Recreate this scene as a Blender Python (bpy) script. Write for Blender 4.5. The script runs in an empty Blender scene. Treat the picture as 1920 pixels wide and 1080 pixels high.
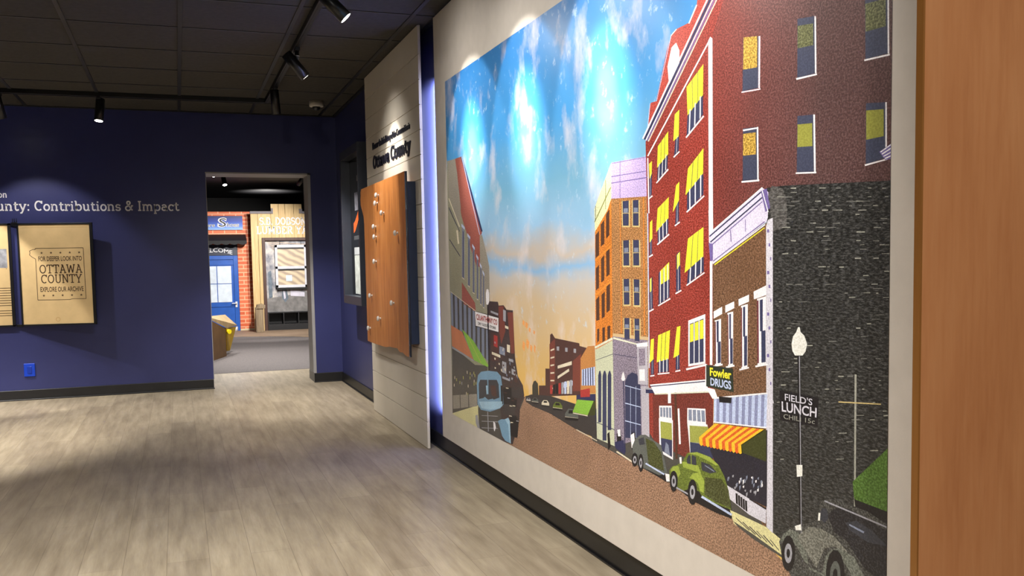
import bpy, bmesh, math, random
from mathutils import Vector, Matrix
random.seed(11)
S = bpy.context.scene
COL = S.collection
R = math.radians

# ------------------------------------------------------------------ camera, world, exposure
cam_data = bpy.data.cameras.new('camera')
cam = bpy.data.objects.new('camera', cam_data)
COL.objects.link(cam)
cam_data.sensor_width = 36.0
cam_data.lens = 36.0 * 1729.1 / 1920.0
cam_data.shift_y = 71.5 / 1920.0
cam_data.clip_start = 0.05
yaw, pitch, roll = 0.3461, -0.0709, -0.0188
fw = Vector((math.sin(yaw) * math.cos(pitch), math.cos(yaw) * math.cos(pitch), math.sin(pitch)))
rt = Vector((math.cos(yaw), -math.sin(yaw), 0))
up = rt.cross(fw)
rt2 = rt * math.cos(roll) + up * math.sin(roll)
up2 = -rt * math.sin(roll) + up * math.cos(roll)
M = Matrix((rt2, up2, -fw)).transposed().to_4x4()
M.translation = Vector((-1.5879, -9.6614, 1.2245))
cam.matrix_world = M
S.camera = cam

world = bpy.data.worlds.new('world')
S.world = world
world.use_nodes = True
world.node_tree.nodes['Background'].inputs[0].default_value = (0.55, 0.6, 0.8, 1)
world.node_tree.nodes['Background'].inputs[1].default_value = 0.03
S.view_settings.view_transform = 'Standard'
S.view_settings.look = 'None'
S.view_settings.gamma = 1
S.view_settings.use_curve_mapping = False
S.view_settings.exposure = 0.0


def spot(name, loc, aim, power, size, blend=0.3, radius=0.03, color=(1, .95, .88), parent=None):
    d = bpy.data.lights.new(name, 'SPOT')
    d.energy = power
    d.spot_size = R(size)
    d.spot_blend = blend
    d.shadow_soft_size = radius
    d.color = color
    o = bpy.data.objects.new(name, d)
    COL.objects.link(o)
    o.location = loc
    o.rotation_euler = (Vector(aim) - Vector(loc)).to_track_quat('-Z', 'Y').to_euler()
    if parent:
        o.parent = parent
    return o


# added fill spots, out of view, for the floor, mural and maple panel
spot('gallery_light', (-3.75, -3.1, 2.7), (-3.9, -2.2, 0), 720, 84, 0.5, 0.05)
spot('gallery_light', (-2.3, -6.9, 2.7), (-1.7, -6.4, 0), 530, 126, 0.9, 0.10)
spot('gallery_light', (-1.3, -3.4, 2.7), (-0.9, -1.5, 0), 200, 90, 0.9, 0.10)
spot('gallery_light', (-0.76, -8.1, 2.7), (-0.35, -6.6, 0), 130, 80, 0.9, 0.04)
spot('gallery_light', (-2.4, -11.6, 2.7), (-0.4, -8.3, 0.6), 560, 80, 0.9, 0.10)


# ------------------------------------------------------------------ helpers
def lin(c):
    return tuple(((v / 255 / 12.92) if v / 255 <= .04045 else ((v / 255 + .055) / 1.055) ** 2.4) for v in c) + (1.0,)


def nodes_of(name):
    m = bpy.data.materials.new(name)
    m.use_nodes = True
    nt = m.node_tree
    b = nt.nodes['Principled BSDF']
    return m, nt, b


def N(nt, typ, **kw):
    n = nt.nodes.new(typ)
    for k, v in kw.items():
        if k.startswith('i_'):
            n.inputs[k[2:].replace('_', ' ')].default_value = v
        else:
            setattr(n, k, v)
    return n


def coords(nt, scale=(1, 1, 1), rot=(0, 0, 0), loc=(0, 0, 0), kind='Object'):
    t = N(nt, 'ShaderNodeTexCoord')
    mp = N(nt, 'ShaderNodeMapping')
    mp.inputs['Scale'].default_value = scale
    mp.inputs['Rotation'].default_value = rot
    mp.inputs['Location'].default_value = loc
    nt.links.new(t.outputs[kind], mp.inputs['Vector'])
    return mp.outputs['Vector']


def mixc(nt, fac, a, b, blend='MIX'):
    n = N(nt, 'ShaderNodeMix', data_type='RGBA', blend_type=blend)
    for sock, v in ((n.inputs[0], fac), (n.inputs[6], a), (n.inputs[7], b)):
        if hasattr(v, 'links'):
            nt.links.new(v, sock)
        else:
            sock.default_value = v
    return n.outputs[2]


def ramp(nt, fac, stops, interp='LINEAR'):
    n = N(nt, 'ShaderNodeValToRGB')
    n.color_ramp.interpolation = interp
    e = n.color_ramp.elements
    while len(e) < len(stops):
        e.new(0.5)
    for el, (p, c) in zip(e, stops):
        el.position = p
        el.color = c
    nt.links.new(fac, n.inputs[0])
    return n.outputs[0]


def noise(nt, vec, scale, detail=3, rough=.55):
    n = N(nt, 'ShaderNodeTexNoise')
    n.inputs['Scale'].default_value = scale
    n.inputs['Detail'].default_value = detail
    n.inputs['Roughness'].default_value = rough
    nt.links.new(vec, n.inputs['Vector'])
    return n.outputs[0]


def bump(nt, b, h, strength=.2, dist=.002):
    n = N(nt, 'ShaderNodeBump')
    n.inputs['Strength'].default_value = strength
    n.inputs['Distance'].default_value = dist
    nt.links.new(h, n.inputs['Height'])
    nt.links.new(n.outputs[0], b.inputs['Normal'])


def paint(name, c, rough=.5, metal=0, vary=.12, scale=9, spec=.5, bmp=.0, coat=0):
    m, nt, b = nodes_of(name)
    v = coords(nt)
    f = noise(nt, v, scale, 4)
    a = lin(c)
    lo = tuple(x * (1 - vary) for x in a[:3]) + (1,)
    hi = tuple(min(1, x * (1 + vary)) for x in a[:3]) + (1,)
    nt.links.new(ramp(nt, f, [(.3, lo), (.7, hi)]), b.inputs['Base Color'])
    b.inputs['Roughness'].default_value = rough
    b.inputs['Metallic'].default_value = metal
    b.inputs['Specular IOR Level'].default_value = spec
    b.inputs['Coat Weight'].default_value = coat
    if bmp:
        bump(nt, b, noise(nt, v, 220, 2), bmp, .001)
    return m


def glow(name, c, strength):
    m, nt, b = nodes_of(name)
    b.inputs['Base Color'].default_value = (.02, .02, .02, 1)
    b.inputs['Emission Color'].default_value = c + (1,)
    b.inputs['Emission Strength'].default_value = strength
    return m


def wood(name, c1, c2, c3=None, stretch=(14, 14, 1.1), rough=.45, scale=2.2, spec=.4, knots=False, rot=(0, 0, 0)):
    m, nt, b = nodes_of(name)
    v = coords(nt, stretch, rot)
    f = noise(nt, v, scale, 6, .6)
    c = ramp(nt, f, [(.28, lin(c1)), (.5, lin(c2)), (.75, lin(c3 or c2))])
    fine = noise(nt, coords(nt, (stretch[0] * 6, stretch[1] * 6, stretch[2] * 3), rot), 4, 3)
    c = mixc(nt, .22, c, ramp(nt, fine, [(.3, lin(c1)), (.7, lin(c3 or c2))]))
    blot = noise(nt, coords(nt, (1, 1, .6)), 3.2, 3)
    c = mixc(nt, ramp(nt, blot, [(.35, (0, 0, 0, 1)), (.75, (.35, .35, .35, 1))]), c, lin(c1))
    nt.links.new(c, b.inputs['Base Color'])
    b.inputs['Roughness'].default_value = rough
    b.inputs['Specular IOR Level'].default_value = spec
    bump(nt, b, fine, .08, .001)
    return m


class MB:
    """collects faces and links them as one mesh object"""

    def __init__(self):
        self.v, self.f, self.mi = [], [], []

    def face(self, pts, mi=0):
        i = len(self.v)
        self.v += [tuple(p) for p in pts]
        self.f.append(list(range(i, i + len(pts))))
        self.mi.append(mi)

    def box(self, x0, x1, y0, y1, z0, z1, mi=0):
        i = len(self.v)
        self.v += [(x, y, z) for x in (x0, x1) for y in (y0, y1) for z in (z0, z1)]
        for q in ((0, 1, 3, 2), (4, 6, 7, 5), (0, 4, 5, 1), (2, 3, 7, 6), (0, 2, 6, 4), (1, 5, 7, 3)):
            self.f.append([i + k for k in q])
            self.mi.append(mi)

    def prism(self, poly, a, b, mi=0):
        """poly: list of functions' 2D points; a, b: callables mapping (u, v) to the two end planes"""
        n = len(poly)
        i = len(self.v)
        self.v += [a(*p) for p in poly] + [b(*p) for p in poly]
        self.f.append([i + k for k in range(n)][::-1])
        self.f.append([i + n + k for k in range(n)])
        for k in range(n):
            self.f.append([i + k, i + (k + 1) % n, i + n + (k + 1) % n, i + n + k])
        self.mi += [mi] * (n + 2)

    def cyl(self, p0, p1, r0, r1=None, n=24, mi=0, caps=True):
        r1 = r0 if r1 is None else r1
        p0, p1 = Vector(p0), Vector(p1)
        d = (p1 - p0).normalized()
        a = d.orthogonal().normalized()
        c = d.cross(a)
        i = len(self.v)
        for p, r in ((p0, r0), (p1, r1)):
            for k in range(n):
                t = 2 * math.pi * k / n
                self.v.append(tuple(p + a * r * math.cos(t) + c * r * math.sin(t)))
        for k in range(n):
            self.f.append([i + k, i + (k + 1) % n, i + n + (k + 1) % n, i + n + k])
            self.mi.append(mi)
        if caps:
            self.f.append([i + k for k in range(n)][::-1])
            self.f.append([i + n + k for k in range(n)])
            self.mi += [mi, mi]

    def lathe(self, p0, axis, prof, n=28, mi=0):
        """prof: (distance along axis, radius) pairs"""
        p0, d = Vector(p0), Vector(axis).normalized()
        a = d.orthogonal().normalized()
        c = d.cross(a)
        i = len(self.v)
        for h, r in prof:
            for k in range(n):
                t = 2 * math.pi * k / n
                self.v.append(tuple(p0 + d * h + a * r * math.cos(t) + c * r * math.sin(t)))
        for j in range(len(prof) - 1):
            for k in range(n):
                self.f.append([i + j * n + k, i + j * n + (k + 1) % n, i + (j + 1) * n + (k + 1) % n, i + (j + 1) * n + k])
                self.mi.append(mi)
        self.f.append([i + k for k in range(n)][::-1])
        self.f.append([i + (len(prof) - 1) * n + k for k in range(n)])
        self.mi += [mi, mi]

    def build(self, name, mats, parent=None, bevel=0, smooth=False, fix=True, local=False):
        me = bpy.data.meshes.new(name)
        me.from_pydata(self.v, [], self.f)
        if not isinstance(mats, (list, tuple)):
            mats = [mats]
        for m in mats:
            me.materials.append(m)
        for p, k in zip(me.polygons, self.mi):
            p.material_index = k
        if fix:
            bm = bmesh.new()
            bm.from_mesh(me)
            bmesh.ops.recalc_face_normals(bm, faces=bm.faces)
            bm.to_mesh(me)
            bm.free()
        if smooth:
            for p in me.polygons:
                p.use_smooth = len(p.vertices) == 4
        me.update()
        o = bpy.data.objects.new(name, me)
        COL.objects.link(o)
        if parent:
            o.parent = parent
            if not local:
                o.matrix_parent_inverse = parent.matrix_basis.inverted()
        if bevel:
            b = o.modifiers.new('bevel', 'BEVEL')
            b.width = bevel
            b.segments = 2
            b.limit_method = 'ANGLE'
        return o


def thing(name, label, cat, loc=(0, 0, 0), group=None):
    o = bpy.data.objects.new(name, None)
    COL.objects.link(o)
    o.empty_display_size = .05
    o.location = loc
    o['label'] = label
    o['category'] = cat
    if group:
        o['group'] = group
    return o


def tag(o, label, cat, group=None):
    o['label'] = label
    o['category'] = cat
    if group:
        o['group'] = group
    return o


def struct(o):
    o['kind'] = 'structure'
    return o


# ------------------------------------------------------------------ lettering
def sans(body, bold=0.0):
    """text outline of the built-in typeface: (vertices, faces, width) with cap height 1"""
    cu = bpy.data.curves.new('t', 'FONT')
    cu.body = body
    cu.size = 1.0
    cu.offset = bold
    cu.resolution_u = 3
    o = bpy.data.objects.new('t', cu)
    COL.objects.link(o)
    dg = bpy.context.evaluated_depsgraph_get()
    me = bpy.data.meshes.new_from_object(o.evaluated_get(dg))
    k = 1 / .70
    v = [(p.co.x * k, p.co.y * k) for p in me.vertices]
    f = [list(p.vertices) for p in me.polygons]
    bpy.data.objects.remove(o)
    bpy.data.curves.remove(cu)
    bpy.data.meshes.remove(me)
    w = max(p[0] for p in v)
    return v, f, w


def arc(cx, cy, rx, ry, a0, a1, n=14):
    return [(cx + rx * math.cos(R(a0 + (a1 - a0) * k / n)), cy + ry * math.sin(R(a0 + (a1 - a0) * k / n))) for k in range(n + 1)]


def hs(x, y, w=.2):
    return [(x - w, y), (x + w, y)]


XH = .66
SLAB = {
    'O': (.92, [arc(.44, .5, .36, .44, 0, 360, 24)]),
    'C': (.88, [arc(.46, .5, .36, .44, 50, 310, 20), [(.76, .98), (.76, .70)]]),
    'T': (.82, [[(.4, .05), (.4, .95)], [(.06, .95), (.74, .95)], [(.06, .97), (.06, .74)], [(.74, .97), (.74, .74)], hs(.4, .05)]),
    'A': (.90, [[(.14, .05), (.43, .96)], [(.43, .96), (.74, .05)], [(.24, .36), (.63, .36)], hs(.14, .05, .15), hs(.74, .05, .15), [(.26, .95), (.46, .95)]]),
    'W': (1.18, [[(.12, .95), (.33, .04)], [(.33, .04), (.56, .9)], [(.56, .9), (.8, .04)], [(.8, .04), (1.01, .95)], hs(.12, .95, .14), hs(1.01, .95, .14)]),
    'U': (.92, [[(.18, .95), (.18, .34)] + arc(.45, .34, .27, .29, 180, 360, 12) + [(.72, .95)], hs(.18, .95, .15), hs(.72, .95, .15)]),
    'N': (.96, [[(.18, .05), (.18, .95)], [(.18, .95), (.74, .06)], [(.74, .05), (.74, .95)], hs(.18, .05, .15), hs(.12, .95, .12), hs(.74, .95, .15)]),
    'Y': (.86, [[(.12, .95), (.42, .45)], [(.74, .95), (.42, .45)], [(.42, .45), (.42, .05)], hs(.12, .95, .14), hs(.74, .95, .14), hs(.42, .05, .16)]),
    'I': (.46, [[(.21, .05), (.21, .95)], hs(.21, .05, .17), hs(.21, .95, .17)]),
    'L': (.74, [[(.2, .05), (.2, .95)], hs(.2, .95, .15), [(.06, .05), (.66, .05)], [(.66, .03), (.66, .28)]]),
    'M': (1.08, [[(.18, .05), (.18, .95)], [(.18, .95), (.52, .2)], [(.52, .2), (.86, .95)], [(.86, .95), (.86, .05)], hs(.18, .05, .14), hs(.86, .05, .14), hs(.12, .95, .1), hs(.92, .95, .1)]),
    'B': (.84, [[(.18, .05), (.18, .95)], [(.04, .95), (.42, .95)] + arc(.42, .74, .24, .21, 90, -90, 10) + [(.18, .53)], [(.42, .53)] + arc(.44, .29, .27, .24, 90, -90, 10) + [(.04, .05)]]),
    'E': (.80, [[(.18, .05), (.18, .95)], [(.04, .95), (.68, .95)], [(.68, .97), (.68, .74)], [(.18, .52), (.52, .52)], [(.04, .05), (.7, .05)], [(.7, .03), (.7, .28)]]),
    'R': (.88, [[(.18, .05), (.18, .95)], [(.04, .95), (.42, .95)] + arc(.42, .73, .25, .22, 90, -90, 10) + [(.18, .51)], [(.42, .5), (.7, .05)], hs(.18, .05, .14), [(.66, .05), (.84, .05)]]),
    'D': (.90, [[(.18, .05), (.18, .95)], [(.04, .95), (.38, .95)] + arc(.38, .5, .38, .45, 90, -90, 14) + [(.04, .05)]]),
    'S': (.76, [arc(.38, .73, .27, .22, 35, 250, 12) + arc(.38, .28, .29, .24, 80, -155, 12), [(.64, .96), (.64, .74)], [(.1, .04), (.1, .27)]]),
    '.': (.3, [[(.12, .0), (.12, .15)]]),
    ':': (.34, [[(.15, .0), (.15, .16)], [(.15, .48), (.15, .64)]]),
    ' ': (.36, []),
    '&': (.98, [[(.82, .05), (.26, .74)] + arc(.42, .8, .17, .16, 200, -20, 10) + [(.3, .46)] + arc(.36, .26, .26, .22, 130, 330, 10) + [(.78, .52)], hs(.78, .52, .12)]),
    'o': (.72, [arc(.35, .33, .27, .29, 0, 360, 20)]),
    'c': (.68, [arc(.37, .33, .27, .29, 45, 315, 16), [(.59, .64), (.59, .46)]]),
    'n': (.82, [[(.16, .05), (.16, .62)], [(.16, .44)] + arc(.39, .41, .22, .21, 150, 0, 10) + [(.61, .05)], hs(.16, .05, .14), hs(.61, .05, .14), [(.03, .62), (.18, .62)]]),
    'u': (.80, [[(.16, .62), (.16, .25)] + arc(.36, .25, .2, .21, 180, 330, 10), [(.59, .62), (.59, .05)], [(.03, .62), (.18, .62)], [(.46, .62), (.6, .62)], [(.58, .05), (.74, .05)]]),
    't': (.54, [[(.22, .85), (.22, .24)] + arc(.38, .24, .16, .19, 180, 330, 8), [(.04, .62), (.48, .62)]]),
    'y': (.76, [[(.13, .62), (.37, .08)], [(.64, .62), (.36, -.02)] + [(.26, -.2), (.1, -.22)], hs(.13, .62, .12), hs(.64, .62, .12)]),
    'r': (.58, [[(.18, .05), (.18, .62)], [(.18, .4), (.26, .56), (.4, .62), (.52, .57)], hs(.18, .05, .16), [(.04, .62), (.2, .62)], [(.52, .64), (.52, .46)]]),
    'i': (.42, [[(.2, .05), (.2, .62)], hs(.2, .05, .16), [(.05, .62), (.22, .62)], [(.2, .8), (.2, .95)]]),
    'b': (.80, [[(.16, .02), (.16, .95)], [(.02, .95), (.18, .95)], arc(.42, .33, .26, .29, 0, 360, 18)]),
    'm': (1.22, [[(.16, .05), (.16, .62)], [(.16, .44)] + arc(.37, .42, .2, .2, 150, 0, 8) + [(.57, .05)], [(.57, .44)] + arc(.79, .42, .2, .2, 150, 0, 8) + [(.99, .05)], hs(.16, .05, .13), hs(.57, .05, .12), hs(.99, .05, .13), [(.03, .62), (.18, .62)]]),
    'p': (.80, [[(.16, -.25), (.16, .62)], hs(.16, -.25, .15), [(.02, .62), (.18, .62)], arc(.42, .33, .26, .29, 0, 360, 18)]),
    'a': (.72, [[(.12, .5), (.2, .6), (.36, .63), (.5, .56), (.54, .42), (.54, .05)], arc(.32, .22, .22, .17, 0, 360, 16), [(.54, .05), (.68, .05)]]),
    's': (.60, [arc(.3, .47, .2, .15, 30, 250, 10) + arc(.3, .19, .22, .15, 80, -150, 10), [(.49, .63), (.49, .48)], [(.1, .03), (.1, .18)]]),
    'w': (1.02, [[(.12, .62), (.3, .05)], [(.3, .05), (.5, .6)], [(.5, .6), (.7, .05)], [(.7, .05), (.88, .62)], hs(.12, .62, .12), hs(.88, .62, .12)]),
}


def slab(body, w=.15, track=0.0):
    """slab-serif lettering from pen strokes: (vertices, faces, width), cap height 1"""
    v, f = [], []
    x = 0
    for ch in body:
        adv, strokes = SLAB[ch]
        for st in strokes:
            n = len(st)
            closed = n > 3 and abs(st[0][0] - st[-1][0]) + abs(st[0][1] - st[-1][1]) < 1e-6
            L, Rr = [], []
            for k in range(n):
                if closed:
                    a = st[k - 1] if k else st[-2]
                    b = st[(k + 1) % n] if k < n - 1 else st[1]
                else:
                    a, b = st[max(0, k - 1)], st[min(n - 1, k + 1)]
                p = st[k]
                dx, dy = b[0] - a[0], b[1] - a[1]
                q = math.hypot(dx, dy) or 1
                wx = w * (.8 if abs(dy) < abs(dx) * .3 else 1)
                nx, ny = -dy / q * wx / 2, dx / q * wx / 2
                L.append((x + p[0] + nx, p[1] + ny))
                Rr.append((x + p[0] - nx, p[1] - ny))
            i = len(v)
            v += L + Rr
            for k in range(n - 1):
                f.append([i + k, i + k + 1, i + n + k + 1, i + n + k])
        x += adv + track
    return v, f, x


def put(mb, txt, to3d, mi=0, depth=None):
    """adds lettering; to3d maps (u, v, d) to a point; depth gives raised letters"""
    v, f, w = txt
    i = len(mb.v)
    mb.v += [to3d(a, b, 0) for a, b in v]
    for q in f:
        mb.f.append([i + k for k in q])
        mb.mi.append(mi)
    if depth:
        j = len(mb.v)
        mb.v += [to3d(a, b, depth) for a, b in v]
        edges = {}
        for q in f:
            mb.f.append([j + k for k in q])
            mb.mi.append(mi)
            for a, b in zip(q, q[1:] + q[:1]):
                edges[(min(a, b), max(a, b))] = edges.get((min(a, b), max(a, b)), 0) + 1
        for (a, b), c in edges.items():
            if c == 1:
                mb.f.append([i + a, i + b, j + b, j + a])
                mb.mi.append(mi)


def on_quad(q, w, h=1.0):
    """bilinear map of a text box (w by h) to four corners TL TR BR BL"""
    q = [Vector(p) for p in q]

    def f(a, b, d=0):
        u, t = a / w, b / h
        return tuple((q[3].lerp(q[2], u)).lerp(q[0].lerp(q[1], u), t))
    return f

# beams of each kind of track spotlight: (watts, cone in degrees, softness)
MURAL_BEAMS = [(40, 64, .2), (330, 15, 1.0), (130, 34, 1.0), (20, 150, 1.0)]
FAR_MURAL_BEAMS = [(60, 96, 1.0)]
SIGN_BEAMS = [(70, 54, .35), (30, 96, 1.0)]
CORNER_BEAMS = [(360, 84, .7)]
BACK_BEAMS = [(50, 84, .6)]
POSTER_BEAMS = [(70, 74, .4)]
TITLE_BEAMS = [(240, 60, .2)]
LED = 30
LED_W = 120
PRINT_ROUGH, PRINT_SPEC, PRINT_ANISO, PRINT_TAN, PRINT_GAIN = .34, .5, .6, 2, 1.08
TITLE_SX, TITLE_H = .0826, .094

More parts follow.
